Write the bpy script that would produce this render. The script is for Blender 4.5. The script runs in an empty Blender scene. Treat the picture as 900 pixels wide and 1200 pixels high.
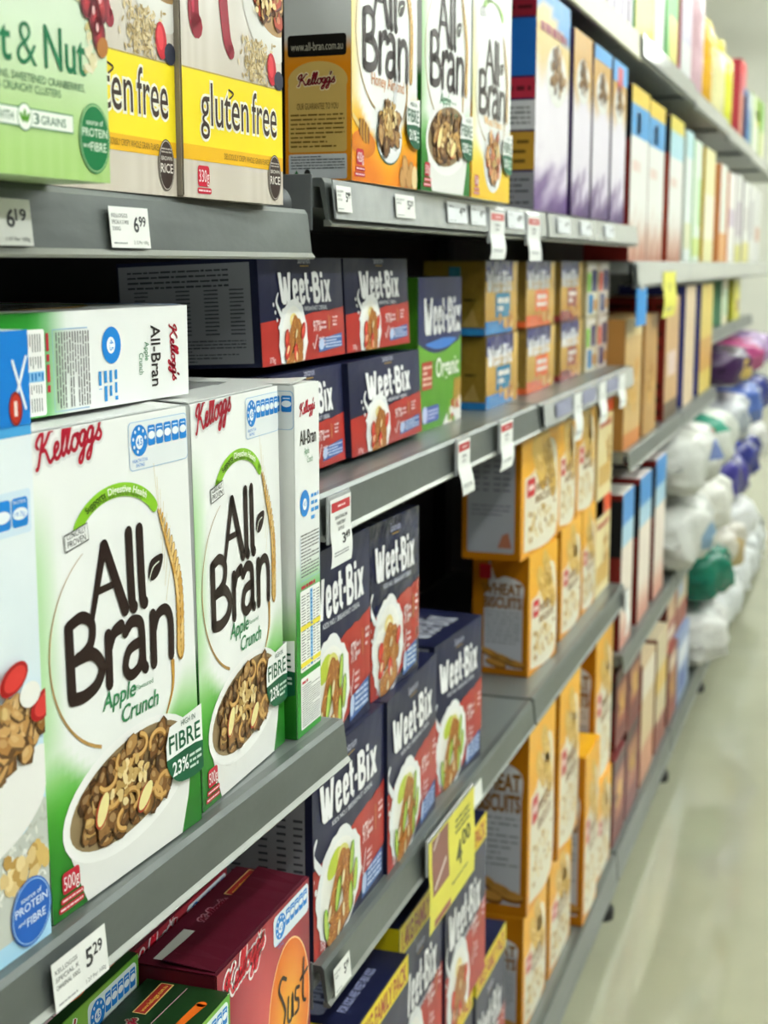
import bpy, bmesh, math, random
from mathutils import Vector, Matrix
R = math.radians
random.seed(7)
S = bpy.context.scene
COL = S.collection

# ------------------------------------------------------------ camera, world, exposure
CZ = 1.54
cd = bpy.data.cameras.new('camera'); cam = bpy.data.objects.new('camera', cd); COL.objects.link(cam)
cd.sensor_fit = 'HORIZONTAL'; cd.sensor_width = 24.0; cd.lens = 24.0 * 1700.0 / 900.0
cam.location = (0, 0, CZ)
cam.rotation_euler = Vector((-0.31173871, 0.93506776, -0.16872242)).to_track_quat('-Z', 'Y').to_euler()
cd.dof.use_dof = True; cd.dof.focus_distance = 1.2; cd.dof.aperture_fstop = 6.8
cd.clip_start = 0.02
S.camera = cam
S.view_settings.view_transform = 'Standard'; S.view_settings.look = 'None'
S.view_settings.gamma = 1.0; S.view_settings.use_curve_mapping = False
S.view_settings.exposure = 0.5
W = bpy.data.worlds.new('world'); S.world = W; W.use_nodes = True
W.node_tree.nodes['Background'].inputs[0].default_value = (0.98, 1.0, 0.99, 1)
W.node_tree.nodes['Background'].inputs[1].default_value = 0.12
TUBE_POWER = 56.0

# ------------------------------------------------------------ materials
def lin(c):
    if isinstance(c, str):
        c = tuple(int(c[i:i + 2], 16) / 255 for i in (0, 2, 4))
    return tuple(x / 12.92 if x <= 0.04045 else ((x + 0.055) / 1.055) ** 2.4 for x in c)
MATS = {}
def mat(name, col=None, rough=0.5, metal=0.0, noise=0.0, nscale=20.0, bump=0.0, bscale=40.0, attr=False, emit=0.0, coat=0.0, trans=0.0, stretch=(1, 1, 1), spec=0.5):
    m = bpy.data.materials.new(name); m.use_nodes = True
    nt = m.node_tree; b = nt.nodes['Principled BSDF']
    b.inputs['Roughness'].default_value = rough; b.inputs['Metallic'].default_value = metal
    b.inputs['Coat Weight'].default_value = coat; b.inputs['Coat Roughness'].default_value = 0.12
    b.inputs['Specular IOR Level'].default_value = spec
    b.inputs['Transmission Weight'].default_value = trans
    tc = nt.nodes.new('ShaderNodeTexCoord'); mp = nt.nodes.new('ShaderNodeMapping')
    mp.inputs['Scale'].default_value = stretch
    nt.links.new(tc.outputs['Object'], mp.inputs['Vector'])
    src = None
    if attr:
        a = nt.nodes.new('ShaderNodeAttribute'); a.attribute_name = 'Col'; src = a.outputs['Color']
    if noise > 0:
        n = nt.nodes.new('ShaderNodeTexNoise'); n.inputs['Scale'].default_value = nscale; n.inputs['Detail'].default_value = 5
        nt.links.new(mp.outputs['Vector'], n.inputs['Vector'])
        rp = nt.nodes.new('ShaderNodeMapRange'); rp.inputs[3].default_value = 1 - noise; rp.inputs[4].default_value = 1 + noise
        rp.inputs[1].default_value = 0.3; rp.inputs[2].default_value = 0.7
        nt.links.new(n.outputs['Fac'], rp.inputs[0])
        vm = nt.nodes.new('ShaderNodeVectorMath'); vm.operation = 'SCALE'
        if src is None: vm.inputs[0].default_value = lin(col)
        else: nt.links.new(src, vm.inputs[0])
        nt.links.new(rp.outputs[0], vm.inputs['Scale'])
        src = vm.outputs[0]
        rr = nt.nodes.new('ShaderNodeMapRange'); rr.inputs[3].default_value = max(0.02, rough - noise * 0.5); rr.inputs[4].default_value = rough + noise * 0.5
        nt.links.new(n.outputs['Fac'], rr.inputs[0]); nt.links.new(rr.outputs[0], b.inputs['Roughness'])
    if src is not None: nt.links.new(src, b.inputs['Base Color'])
    else: b.inputs['Base Color'].default_value = (*lin(col), 1)
    if bump > 0:
        n2 = nt.nodes.new('ShaderNodeTexNoise'); n2.inputs['Scale'].default_value = bscale; n2.inputs['Detail'].default_value = 2
        nt.links.new(mp.outputs['Vector'], n2.inputs['Vector'])
        bp = nt.nodes.new('ShaderNodeBump'); bp.inputs['Strength'].default_value = 1.0; bp.inputs['Distance'].default_value = bump
        nt.links.new(n2.outputs['Fac'], bp.inputs['Height']); nt.links.new(bp.outputs[0], b.inputs['Normal'])
    if emit > 0:
        b.inputs['Emission Color'].default_value = (*lin(col), 1); b.inputs['Emission Strength'].default_value = emit
    MATS[name] = m
    return m
CARD = mat('printed_card', rough=0.36, attr=True, noise=0.02, nscale=14, bump=0.003, bscale=9, coat=0.03, spec=0.16)
FILM = mat('printed_film', rough=0.25, attr=True, noise=0.02, nscale=30, bump=0.008, bscale=26, coat=0.15, spec=0.2)
STEEL = mat('grey_shelf_steel', '7a807e', rough=0.30, metal=0.35, noise=0.10, nscale=9, bump=0.0006, bscale=60, stretch=(1, 0.25, 1))
LIP = mat('grey_lip_steel', '666c6a', rough=0.34, metal=0.45, noise=0.16, nscale=14, bump=0.0004, bscale=80, stretch=(1, 0.4, 1))
BEAD = mat('pale_edge_bead', '868983', rough=0.34, metal=0.3, noise=0.05)
STRIP = mat('clear_price_strip', 'aeb2b4', rough=0.12, noise=0.12, nscale=25, coat=0.8)
DARK = mat('dark_shelf_steel', '1a1b1c', rough=0.6, noise=0.1)
UPR = mat('grey_upright_steel', '6c7072', rough=0.45, metal=0.3, noise=0.1)
BEIGE = mat('beige_fascia_steel', 'b9b79c', rough=0.4, noise=0.05)
PAPER = mat('ticket_paper', rough=0.55, attr=True, noise=0.02, nscale=60)
FLOOR = mat('polished_floor', 'a5a58e', rough=0.07, noise=0.05, nscale=3.5, bump=0.0006, bscale=2.2, spec=0.8)
WALL = mat('pale_wall', 'e4e4da', rough=0.8, noise=0.02, nscale=2)
TUBE = mat('fluorescent_tube', 'f9fff9', emit=TUBE_POWER)
FIX = mat('lamp_housing', 'dddddd', rough=0.5, noise=0.02)
RUB = mat('black_foot', '151515', rough=0.6, noise=0.1)

# ------------------------------------------------------------ object helpers
def tag(o, label=None, cat=None, group=None, kind=None):
    if label: o['label'] = label
    if cat: o['category'] = cat
    if group: o['group'] = group
    if kind: o['kind'] = kind
    return o
def thing(name, label, cat, loc=(0, 0, 0), rot=(0, 0, 0), group=None):
    o = bpy.data.objects.new(name, None); COL.objects.link(o)
    o.location = loc; o.rotation_euler = rot; o.empty_display_size = 0.05
    return tag(o, label, cat, group)
def link(name, me, parent=None):
    o = bpy.data.objects.new(name, me); COL.objects.link(o)
    if parent: o.parent = parent
    return o
def bmobj(name, bm, m, parent=None, smooth=False):
    me = bpy.data.meshes.new(name); bmesh.ops.recalc_face_normals(bm, faces=bm.faces); bm.to_mesh(me); bm.free()
    me.materials.append(m)
    if smooth:
        for p in me.polygons: p.use_smooth = True
    return link(name, me, parent)
def add_box(bm, x0, x1, y0, y1, z0, z1, bev=0.0):
    r = bmesh.ops.create_cube(bm, size=1.0)
    for v in r['verts']:
        v.co = Vector((x0 + (v.co.x + .5) * (x1 - x0), y0 + (v.co.y + .5) * (y1 - y0), z0 + (v.co.z + .5) * (z1 - z0)))
    if bev > 0:
        es = list({e for v in r['verts'] for e in v.link_edges})
        bmesh.ops.bevel(bm, geom=es, offset=bev, segments=2, affect='EDGES', profile=0.5)
def add_cyl(bm, p0, p1, r, n=16, r2=None):
    p0 = Vector(p0); p1 = Vector(p1); d = p1 - p0
    g = bmesh.ops.create_cone(bm, cap_ends=True, segments=n, radius1=r, radius2=r if r2 is None else r2, depth=d.length)
    M = Matrix.Translation((p0 + p1) / 2) @ d.to_track_quat('Z', 'Y').to_matrix().to_4x4()
    bmesh.ops.transform(bm, matrix=M, verts=g['verts'])
def extrude_y(bm, prof, y0, y1):
    a = [bm.verts.new((x, y0, z)) for x, z in prof]; b = [bm.verts.new((x, y1, z)) for x, z in prof]
    n = len(prof)
    bm.faces.new(a); bm.faces.new(b[::-1])
    for i in range(n): bm.faces.new((a[i], a[(i + 1) % n], b[(i + 1) % n], b[i]))
def copy_tree(o, parent=None):
    c = o.copy(); COL.objects.link(c); c.parent = parent
    for ch in list(o.children): copy_tree(ch, c)
    return c

# ------------------------------------------------------------ printing (flat artwork meshes)
TXT = {}
def text_mesh(s, off=0.0):
    k = (s, off)
    if k in TXT: return TXT[k]
    cu = bpy.data.curves.new('t', 'FONT'); cu.body = s; cu.size = 1.0; cu.resolution_u = 3; cu.offset = off
    cu.dimensions = '2D'; cu.fill_mode = 'BOTH'
    o = bpy.data.objects.new('t', cu); COL.objects.link(o)
    dg = bpy.context.evaluated_depsgraph_get(); dg.update()
    me = o.evaluated_get(dg).to_mesh()
    vs = [(v.co.x, v.co.y) for v in me.vertices]; fs = [tuple(p.vertices) for p in me.polygons]
    o.evaluated_get(dg).to_mesh_clear()
    bpy.data.objects.remove(o); bpy.data.curves.remove(cu)
    TXT[k] = (vs, fs)
    return TXT[k]
def text_box(s):
    vs, _ = text_mesh(s, 0.0)
    xs = [v[0] for v in vs] or [0, 1]
    return min(xs), max(xs)
CAP = None
class Art:
    """flat print on one face: u right, v up, both in metres"""
    def __init__(s, o=(0, 0, 0), U=(1, 0, 0), V=(0, 0, 1), clip=None):
        s.v = []; s.f = []; s.c = []; s.clip = clip; s.eps = 0.00022
        s.frame(o, U, V)
    def frame(s, o, U, V):
        s.o = Vector(o); s.U = Vector(U); s.V = Vector(V); s.N = s.U.cross(s.V)
        return s
    def pt(s, u, v, l):
        if s.clip:
            u = min(max(u, s.clip[0]), s.clip[2]); v = min(max(v, s.clip[1]), s.clip[3])
        s.v.append(s.o + s.U * u + s.V * v + s.N * (0.0004 + l * s.eps))
        return len(s.v) - 1
    def poly(s, pts, col, l=1):
        ids = [s.pt(u, v, l) for u, v in pts]
        s.f.append(ids); s.c.append([lin(col)] * len(ids))
    def rect(s, u0, v0, u1, v1, col, l=1, r=0.0):
        if r <= 0: return s.poly([(u0, v0), (u1, v0), (u1, v1), (u0, v1)], col, l)
        P = []
        for cx, cy, a0 in ((u1 - r, v0 + r, -90), (u1 - r, v1 - r, 0), (u0 + r, v1 - r, 90), (u0 + r, v0 + r, 180)):
            for k in range(5):
                a = R(a0 + 22.5 * k); P.append((cx + r * math.cos(a), cy + r * math.sin(a)))
        s.poly(P, col, l)
    def grad(s, u0, v0, u1, v1, nx, ny, fn, l=0):
        idx = [[s.pt(u0 + (u1 - u0) * i / nx, v0 + (v1 - v0) * j / ny, l) for i in range(nx + 1)] for j in range(ny + 1)]
        cc = [[lin(tuple(min(1, max(0, q)) for q in fn(i / nx, j / ny))) for i in range(nx + 1)] for j in range(ny + 1)]
        for j in range(ny):
            for i in range(nx):
                s.f.append([idx[j][i], idx[j][i + 1], idx[j + 1][i + 1], idx[j + 1][i]])
                s.c.append([cc[j][i], cc[j][i + 1], cc[j + 1][i + 1], cc[j + 1][i]])
    def ell(s, cx, cy, rx, ry, col, l=1, rot=0, n=36, a0=0, a1=360):
        c, q = math.cos(R(rot)), math.sin(R(rot)); P = []
        m = n if a1 - a0 >= 360 else n + 1
        for k in range(m):
            a = R(a0 + (a1 - a0) * k / n); x, y = rx * math.cos(a), ry * math.sin(a)
            P.append((cx + x * c - y * q, cy + x * q + y * c))
        s.poly(P, col, l)
    def ellgrad(s, cx, cy, rx, ry, cin, cout, l=1, rot=0, n=36, rings=5):
        c, q = math.cos(R(rot)), math.sin(R(rot)); prev = None
        ci, co = tohex(cin), tohex(cout)
        for j in range(rings + 1):
            t = j / rings; cc = lin(tuple(a + (b - a) * t for a, b in zip(ci, co)))
            ring = []
            for k in range(n):
                a = 2 * math.pi * k / n; x, y = rx * math.cos(a) * max(t, .02), ry * math.sin(a) * max(t, .02)
                ring.append(s.pt(cx + x * c - y * q, cy + x * q + y * c, l))
            if prev:
                for k in range(n):
                    s.f.append([prev[0][k], ring[k], ring[(k + 1) % n], prev[0][(k + 1) % n]])
                    s.c.append([prev[1], cc, cc, prev[1]])
            prev = (ring, cc)
    def stroke(s, pts, w, col, l=1, w1=None, caps=True, smooth=0):
        if smooth: pts = catmull(pts, smooth)
        n = len(pts); L = []; Rr = []
        for i, (x, y) in enumerate(pts):
            a = pts[max(i - 1, 0)]; b = pts[min(i + 1, n - 1)]
            dx, dy = b[0] - a[0], b[1] - a[1]; d = math.hypot(dx, dy) or 1
            t = i / (n - 1)
            if callable(w): ww = w(t) / 2
            else: ww = (w if w1 is None else w + (w1 - w) * t) / 2
            L.append(s.pt(x - dy / d * ww, y + dx / d * ww, l)); Rr.append(s.pt(x + dy / d * ww, y - dx / d * ww, l))
            if caps and i in (0, n - 1) and ww > 0: s.ell(x, y, ww, ww, col, l, n=10)
        cc = lin(col)
        for i in range(n - 1):
            s.f.append([L[i], Rr[i], Rr[i + 1], L[i + 1]]); s.c.append([cc] * 4)
    def text(s, t, x, y, h, w=None, col='222222', l=2, bold=0.0, shear=0.0, rot=0, align='L', arc=None):
        global CAP
        if CAP is None: CAP = max(v[1] for v in text_mesh('H', 0.0)[0])
        a, b = text_box(t); k = h / CAP; kx = k if w is None else w / max(b - a, 1e-4)
        vs, fs = text_mesh(t, bold); c, q = math.cos(R(rot)), math.sin(R(rot))
        tw = (b - a) * kx; ox = 0 if align == 'L' else (-tw / 2 if align == 'C' else -tw)
        ids = []
        for X, Y in vs:
            px, py = (X - a) * kx + ox + shear * Y * k, Y * k
            if arc: px += x
            if arc:   # arc=(cx, cy, rx, ry, middle angle): letters follow the ellipse
                ang = R(arc[4]) - px / arc[2]
                ids.append(s.pt(arc[0] + (arc[2] + py) * math.cos(ang), arc[1] + (arc[3] + py) * math.sin(ang), l))
            else: ids.append(s.pt(x + px * c - py * q, y + px * q + py * c, l))
        cc = lin(col)
        for f in fs: s.f.append([ids[i] for i in f]); s.c.append([cc] * len(f))
    def lines(s, u0, v0, u1, v1, n, col, l=2, fill=0.55, seed=1, gap=True):
        """rows of small print too fine to read"""
        rd = random.Random(seed); dv = (v1 - v0) / n
        for i in range(n):
            v = v1 - (i + 0.75) * dv; u = u0
            end = u1 if rd.random() < .75 else u0 + (u1 - u0) * rd.uniform(.5, .95)
            while u < end - 1e-4:
                w = min(rd.uniform(1.2, 5) * dv * 0.55, end - u)
                s.rect(u, v, u + w, v + dv * fill * rd.uniform(.75, 1), col, l)
                u += w + (dv * 0.3 if gap else 0)
    def finish(s, name, parent, m=None):
        me = bpy.data.meshes.new(name)
        me.from_pydata([tuple(v) for v in s.v], [], s.f)
        ca = me.color_attributes.new('Col', 'FLOAT_COLOR', 'CORNER')
        k = 0; flat = []
        for cs in s.c:
            for c in cs: flat += [c[0], c[1], c[2], 1.0]
        ca.data.foreach_set('color', flat)
        me.materials.append(m or CARD)
        return link(name, me, parent)
def tohex(c):
    return tuple(int(c[i:i + 2], 16) / 255 for i in (0, 2, 4)) if isinstance(c, str) else c
def catmull(P, n=6):
    out = []; Q = [P[0]] + list(P) + [P[-1]]
    for i in range(1, len(Q) - 2):
        p0, p1, p2, p3 = Q[i - 1], Q[i], Q[i + 1], Q[i + 2]
        for k in range(n):
            t = k / n
            out.append(tuple(0.5 * ((2 * p1[j]) + (-p0[j] + p2[j]) * t + (2 * p0[j] - 5 * p1[j] + 4 * p2[j] - p3[j]) * t * t + (-p0[j] + 3 * p1[j] - 3 * p2[j] + p3[j]) * t ** 3) for j in (0, 1)))
    out.append(tuple(P[-1])); return out
def mix(a, b, t):
    a, b = tohex(a), tohex(b); t = max(0, min(1, t)); return tuple(x + (y - x) * t for x, y in zip(a, b))
def sst(a, b, x):
    t = max(0, min(1, (x - a) / (b - a))); return t * t * (3 - 2 * t)

# faces of a carton of width w, depth d, height h standing on the origin; front looks to local -y
def FR(w, d, h): return ((-w / 2, -d / 2, 0), (1, 0, 0), (0, 0, 1))
def LS(w, d, h): return ((-w / 2, d / 2, 0), (0, -1, 0), (0, 0, 1))
def RS(w, d, h): return ((w / 2, -d / 2, 0), (0, 1, 0), (0, 0, 1))
def TP(w, d, h): return ((-w / 2, -d / 2, h), (1, 0, 0), (0, 1, 0))
def carton(root, w, d, h, cols, m=None, bev=0.0016, flap=None, seed=0, bulge=0.0, name='carton'):
    """bevelled card box; cols = colour of front, left, right, top, back"""
    bm = bmesh.new(); add_box(bm, -w / 2, w / 2, -d / 2, d / 2, 0, h)
    if bulge: bmesh.ops.subdivide_edges(bm, edges=bm.edges[:], cuts=6, use_grid_fill=True)
    for v in bm.verts if bulge else []:
        a = 1 - (2 * v.co.x / w) ** 2; b = 1 - (2 * v.co.z / h - 1) ** 2
        if abs(v.co.y) > d / 2 - 1e-5: v.co.y -= math.copysign(bulge * a * b, v.co.y) * -1
    if not bulge: bmesh.ops.bevel(bm, geom=bm.edges[:], offset=bev, segments=2, affect='EDGES')
    bm.normal_update(); me = bpy.data.meshes.new(name); bm.to_mesh(me)
    ca = me.color_attributes.new('Col', 'FLOAT_COLOR', 'CORNER')
    cl = [lin(c) for c in cols]
    for p in me.polygons:
        n = p.normal
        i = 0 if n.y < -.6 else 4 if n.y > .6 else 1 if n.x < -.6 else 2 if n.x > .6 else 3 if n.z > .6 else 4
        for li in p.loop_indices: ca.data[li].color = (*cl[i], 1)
    bm.free(); me.materials.append(m or CARD)
    o = link(name, me, root)
    if flap:
        a = Art(*TP(w, d, h))
        z = Art((-w / 2, -d / 2, h), (1, 0, 0), (0, 1, 0)); z.eps = 0
        # glued outer flap: a thin raised leaf along the top, lifting a little at one end
        bm = bmesh.new(); rd = random.Random(seed)
        x0, x1 = -w / 2 + .004, w / 2 - .004; N = 10; t = .0011
        def zz(i): return h + .0006 + flap[1] * (abs(i / N - .5) * 2) ** 3
        top = []; bot = []
        for i in range(N + 1):
            x = x0 + (x1 - x0) * i / N; y0 = -d / 2 + .003; y1 = d * .18
            top.append((bm.verts.new((x, y0, h + .0006 + t)), bm.verts.new((x, y1, zz(i) + t))))
            bot.append((bm.verts.new((x, y0, h + .0006)), bm.verts.new((x, y1, zz(i)))))
        for i in range(N):
            bm.faces.new((top[i][0], top[i + 1][0], top[i + 1][1], top[i][1]))
            bm.faces.new((bot[i][0], bot[i][1], bot[i + 1][1], bot[i + 1][0]))
            bm.faces.new((top[i][1], top[i + 1][1], bot[i + 1][1], bot[i][1]))
            bm.faces.new((top[i][0], bot[i][0], bot[i + 1][0], top[i + 1][0]))
        for q in (0, N): bm.faces.new((top[q][0], top[q][1], bot[q][1], bot[q][0]))
        bmesh.ops.recalc_face_normals(bm, faces=bm.faces)
        me = bpy.data.meshes.new('top_flap'); bm.to_mesh(me); bm.free()
        ca = me.color_attributes.new('Col', 'FLOAT_COLOR', 'CORNER')
        for dd in ca.data: dd.color = (*lin(flap[0]), 1)
        me.materials.append(m or CARD); link('top_flap', me, root)
    return o
def blob(a, cx, cy, r, col, l, rd, n=8, ax=1.0, rot=None):
    rot = rd.uniform(0, 180) if rot is None else rot
    c, q = math.cos(R(rot)), math.sin(R(rot)); P = []
    for k in range(n):
        t = 2 * math.pi * k / n; rr = r * rd.uniform(.72, 1.15)
        x, y = rr * math.cos(t), rr * math.sin(t) * ax
        P.append((cx + x * c - y * q, cy + x * q + y * c))
    a.poly(P, col, l)
def flakes(a, cx, cy, rx, ry, rot=0, seed=3, n=130, size=.012, pal=('8a6234', '6f4a24', 'a67c46', '5b3b1c', 'b89254', '7a5228'), l0=3, clusters=True, rings=14):
    """a heap of cereal flakes inside an ellipse"""
    rd = random.Random(seed); c, q = math.cos(R(rot)), math.sin(R(rot))
    for i in range(n):
        t = rd.uniform(0, 2 * math.pi); rr = math.sqrt(rd.random()) * .88
        x, y = rx * rr * math.cos(t), ry * rr * math.sin(t)
        X, Y = cx + x * c - y * q, cy + x * q + y * c; col = rd.choice(pal); r = size * rd.uniform(.5, 1); ax = rd.uniform(.4, .85); ro = rd.uniform(0, 180)
        l = l0 + (i * 8 / n)
        blob(a, X, Y - r * .1, r * 1.1, mix(col, '2c1a0c', .6), l, rd, 8, ax, ro)
        blob(a, X, Y, r * .93, col, l + .4, rd, 9, ax, ro)
        blob(a, X - r * .15, Y + r * .15, r * .45, mix(col, 'e8d0a0', .35), l + .7, rd, 7, ax, ro)
    for i in range(rings):
        t = rd.uniform(0, 2 * math.pi); rr = math.sqrt(rd.random()) * .78
        X, Y = cx + rx * rr * math.cos(t), cy + ry * rr * math.sin(t); s0 = size * .9; ro = rd.uniform(0, 6.3)
        P = [(X + s0 * math.cos(ro + k * .5) * 1.0, Y + s0 * .7 * math.sin(ro + k * .5)) for k in range(rd.randint(5, 8))]
        a.stroke(P, size * .38, '9a6d32', l0 + 9, smooth=3); a.stroke([(p[0], p[1] + size * .06) for p in P], size * .24, 'cfa361', l0 + 9.5, smooth=3)
    if clusters:
        for i in range(max(3, n // 28)):
            t = rd.uniform(0, 2 * math.pi); rr = math.sqrt(rd.random()) * .62
            X, Y = cx + rx * rr * math.cos(t), cy + ry * rr * math.sin(t)
            for k in range(9):
                blob(a, X + rd.gauss(0, size * .5), Y + rd.gauss(0, size * .5), size * .36, rd.choice(('d9bd80', 'e6d09a', 'c4a365', 'b39052')), l0 + 9.6 + k * .1, rd, 7, .7)

KEL = [  # script wordmark, one stroke list, x-height about .45
    [(0.12, .62), (.05, .72), (.12, .9), (.30, 1.02), (.34, .92), (.24, .55), (.10, .06), (.02, .0)],
    [(.74, .98), (.66, 1.0), (.48, .74), (.28, .50), (.42, .46), (.52, .2), (.60, .04), (.72, .10), (.80, .2)],
    [(.80, .22), (.96, .36), (.98, .50), (.88, .52), (.80, .34), (.84, .08), (.98, .06), (1.12, .26)],
    [(1.12, .26), (1.26, .62), (1.36, 1.0), (1.28, 1.04), (1.18, .70), (1.13, .20), (1.20, .05), (1.34, .26)],
    [(1.34, .26), (1.48, .62), (1.58, 1.0), (1.50, 1.04), (1.40, .70), (1.35, .20), (1.42, .05), (1.54, .22)],
    [(1.80, .50), (1.66, .48), (1.56, .26), (1.62, .06), (1.76, .06), (1.86, .28), (1.80, .50), (1.92, .46)],
    [(2.18, .50), (2.04, .50), (1.93, .28), (2.0, .08), (2.12, .18), (2.22, .48), (2.12, -.1), (2.0, -.42), (1.88, -.40), (1.94, -.22), (2.26, .10)],
    [(2.54, .50), (2.40, .50), (2.29, .28), (2.36, .08), (2.48, .18), (2.58, .48), (2.48, -.1), (2.36, -.42), (2.24, -.40), (2.30, -.22), (2.66, .14)],
    [(2.66, .90), (2.70, 1.02), (2.60, .76)],
    [(2.66, .14), (2.82, .36), (2.90, .56), (2.84, .40), (2.94, .16), (2.84, .02), (2.70, .08)]]
def kellogg(a, x, y, w, col='a8142c', l=3, halo=None, rot=0, slope=0.10, bw=.112, h=None):
    slope *= 1.6; k = w / 2.98; c, q = math.cos(R(rot)), math.sin(R(rot)); ky = k * .74 if h is None else h / 1.45
    for st in KEL:
        P = [((X * k), (Y * ky * 1.08 + X * k * slope)) for X, Y in st]
        P = [(x + X * c - Y * q, y + X * q + Y * c) for X, Y in P]
        if halo: a.stroke(P, k * (bw + .17), halo, l - .5, smooth=5)
        a.stroke(P, k * bw, col, l, smooth=5)

def all_bran(a, col='241310', l=3, dv=0.0, leaf=True):
    """the two-line title; coordinates measured on a face 0.225 wide"""
    def S(p, w, w1=None, sm=4, caps=True): a.stroke([(x, y + dv) for x, y in p], w * 1.16, col, l, w1=None if w1 is None else w1 * 1.16, smooth=sm, caps=caps)
    S([(.0700, .2125), (.0905, .2640)], .0055, .0085)           # A
    S([(.0915, .2640), (.1165, .2095)], .0085, .0100)
    S([(.0770, .2310), (.1055, .2325)], .0050)
    S([(.1265, .2680), (.1270, .2150), (.1300, .2085)], .0092, sm=5)
    S([(.1425, .2680), (.1430, .2150), (.1460, .2085)], .0092, sm=5)
    S([(.0385, .2120), (.0385, .1600)], .0098)                  # B
    S([(.0385, .2130), (.0560, .2165), (.0690, .2085), (.0660, .1940), (.0500, .1870), (.0440, .1860)], .0080, sm=6)
    S([(.0480, .1870), (.0680, .1860), (.0800, .1740), (.0730, .1620), (.0550, .1570), (.0385, .1585)], .0088, sm=6)
    S([(.0905, .1950), (.0895, .1570)], .0088)                  # r
    S([(.0910, .1830), (.0985, .1945), (.1090, .1975)], .0070, .0100, sm=6)
    S([(.1150, .1915), (.1250, .1975), (.1370, .1945), (.1395, .1840), (.1395, .1620), (.1430, .1560)], .0085, sm=6)   # a
    S([(.1390, .1790), (.1200, .1765), (.1130, .1640), (.1200, .1560), (.1330, .1590), (.1390, .1680)], .0078, sm=6)
    S([(.1570, .1960), (.1560, .1565)], .0088)                  # n
    S([(.1575, .1830), (.1650, .1945), (.1780, .1960), (.1850, .1850), (.1840, .1565)], .0080, sm=6)
    if leaf:
        P = [(.1530, .2270), (.1545, .2350), (.1600, .2410), (.1760, .2425), (.1750, .2340), (.1680, .2260), (.1590, .2235)]
        a.poly([(x, y + dv) for x, y in catmull(P + [P[0]], 5)[:-1]], col, l)
        a.stroke([(.153, .223 + dv), (.160, .2335 + dv), (.170, .237 + dv)], .0012, 'e8efe0', l + .5, smooth=4)
def wheat(a, top, bot, l=3, bend=.012, dv=0, seed=2, s=1.0):
    rd = random.Random(seed); N = 22
    pts = catmull([top, ((top[0] * .5 + bot[0] * .5) + bend, (top[1] + bot[1]) / 2), bot], N)
    for i in range(2, len(pts) - 2, 2):
        x, y = pts[i]; t = i / len(pts); sz = .0052 * s * min(1, .35 + t * 2.2)
        for sg in (-1, 1):
            a.ell(x + sg * sz * .5, y, sz * .5, sz * 1.35, '8d6220', l, rot=-sg * 20, n=9)
            a.ell(x + sg * sz * .5, y + .0006, sz * .36, sz * 1.1, rd.choice(('d9b064', 'c99a4a', 'e6c684')), l + .4, rot=-sg * 20, n=9)
    for k in range(7):
        a.stroke([(top[0] + .001 * k, top[1] - .012 * k), (top[0] + .001 * k - .004 + .003 * k, top[1] + .034 - .010 * k)], .0005, 'd8c9a0', l - .3, caps=False)
def stars(a, x, y, r, w, l=3, blue='1f7fd0', bars=5, h=None):
    """health star badge with a run of nutrient tabs"""
    h = h or r * 1.3
    a.ell(x + r, y, r, r, blue, l, n=24)
    for k in range(7):
        t = R(10 + k * 40); a.ell(x + r + r * .74 * math.cos(t), y + r * .74 * math.sin(t), r * .13, r * .13, 'eef4fb', l + .4, n=5)
    a.ell(x + r, y - r * .1, r * .45, r * .45, 'f4f8fc', l + .4, n=18)
    a.text('4.5', x + r, y - r * .3, r * .42, r * .6, blue, l + .8, .02, align='C')
    a.text('HEALTH STAR', x + .1 * r, y - r * 1.35, r * .2, r * 1.8, blue, l + .4); a.text('RATING', x + .5 * r, y - r * 1.65, r * .2, r * 1.0, blue, l + .4)
    bw = (w - 2 * r) / bars
    for k in range(bars):
        x0 = x + 2 * r + k * bw + bw * .06; x1 = x0 + bw * .88; ym = y + (h * .15)
        a.rect(x0, ym - h / 2, x1, ym + h / 2, blue, l, r=bw * .15)
        a.ell((x0 + x1) / 2, ym, bw * .42, h * .2, 'f2f7fb', l + .4, n=16)
        a.rect(x0 + bw * .15, ym + h * .30, x1 - bw * .15, ym + h * .36, 'dbe9f6', l + .4)

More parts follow.
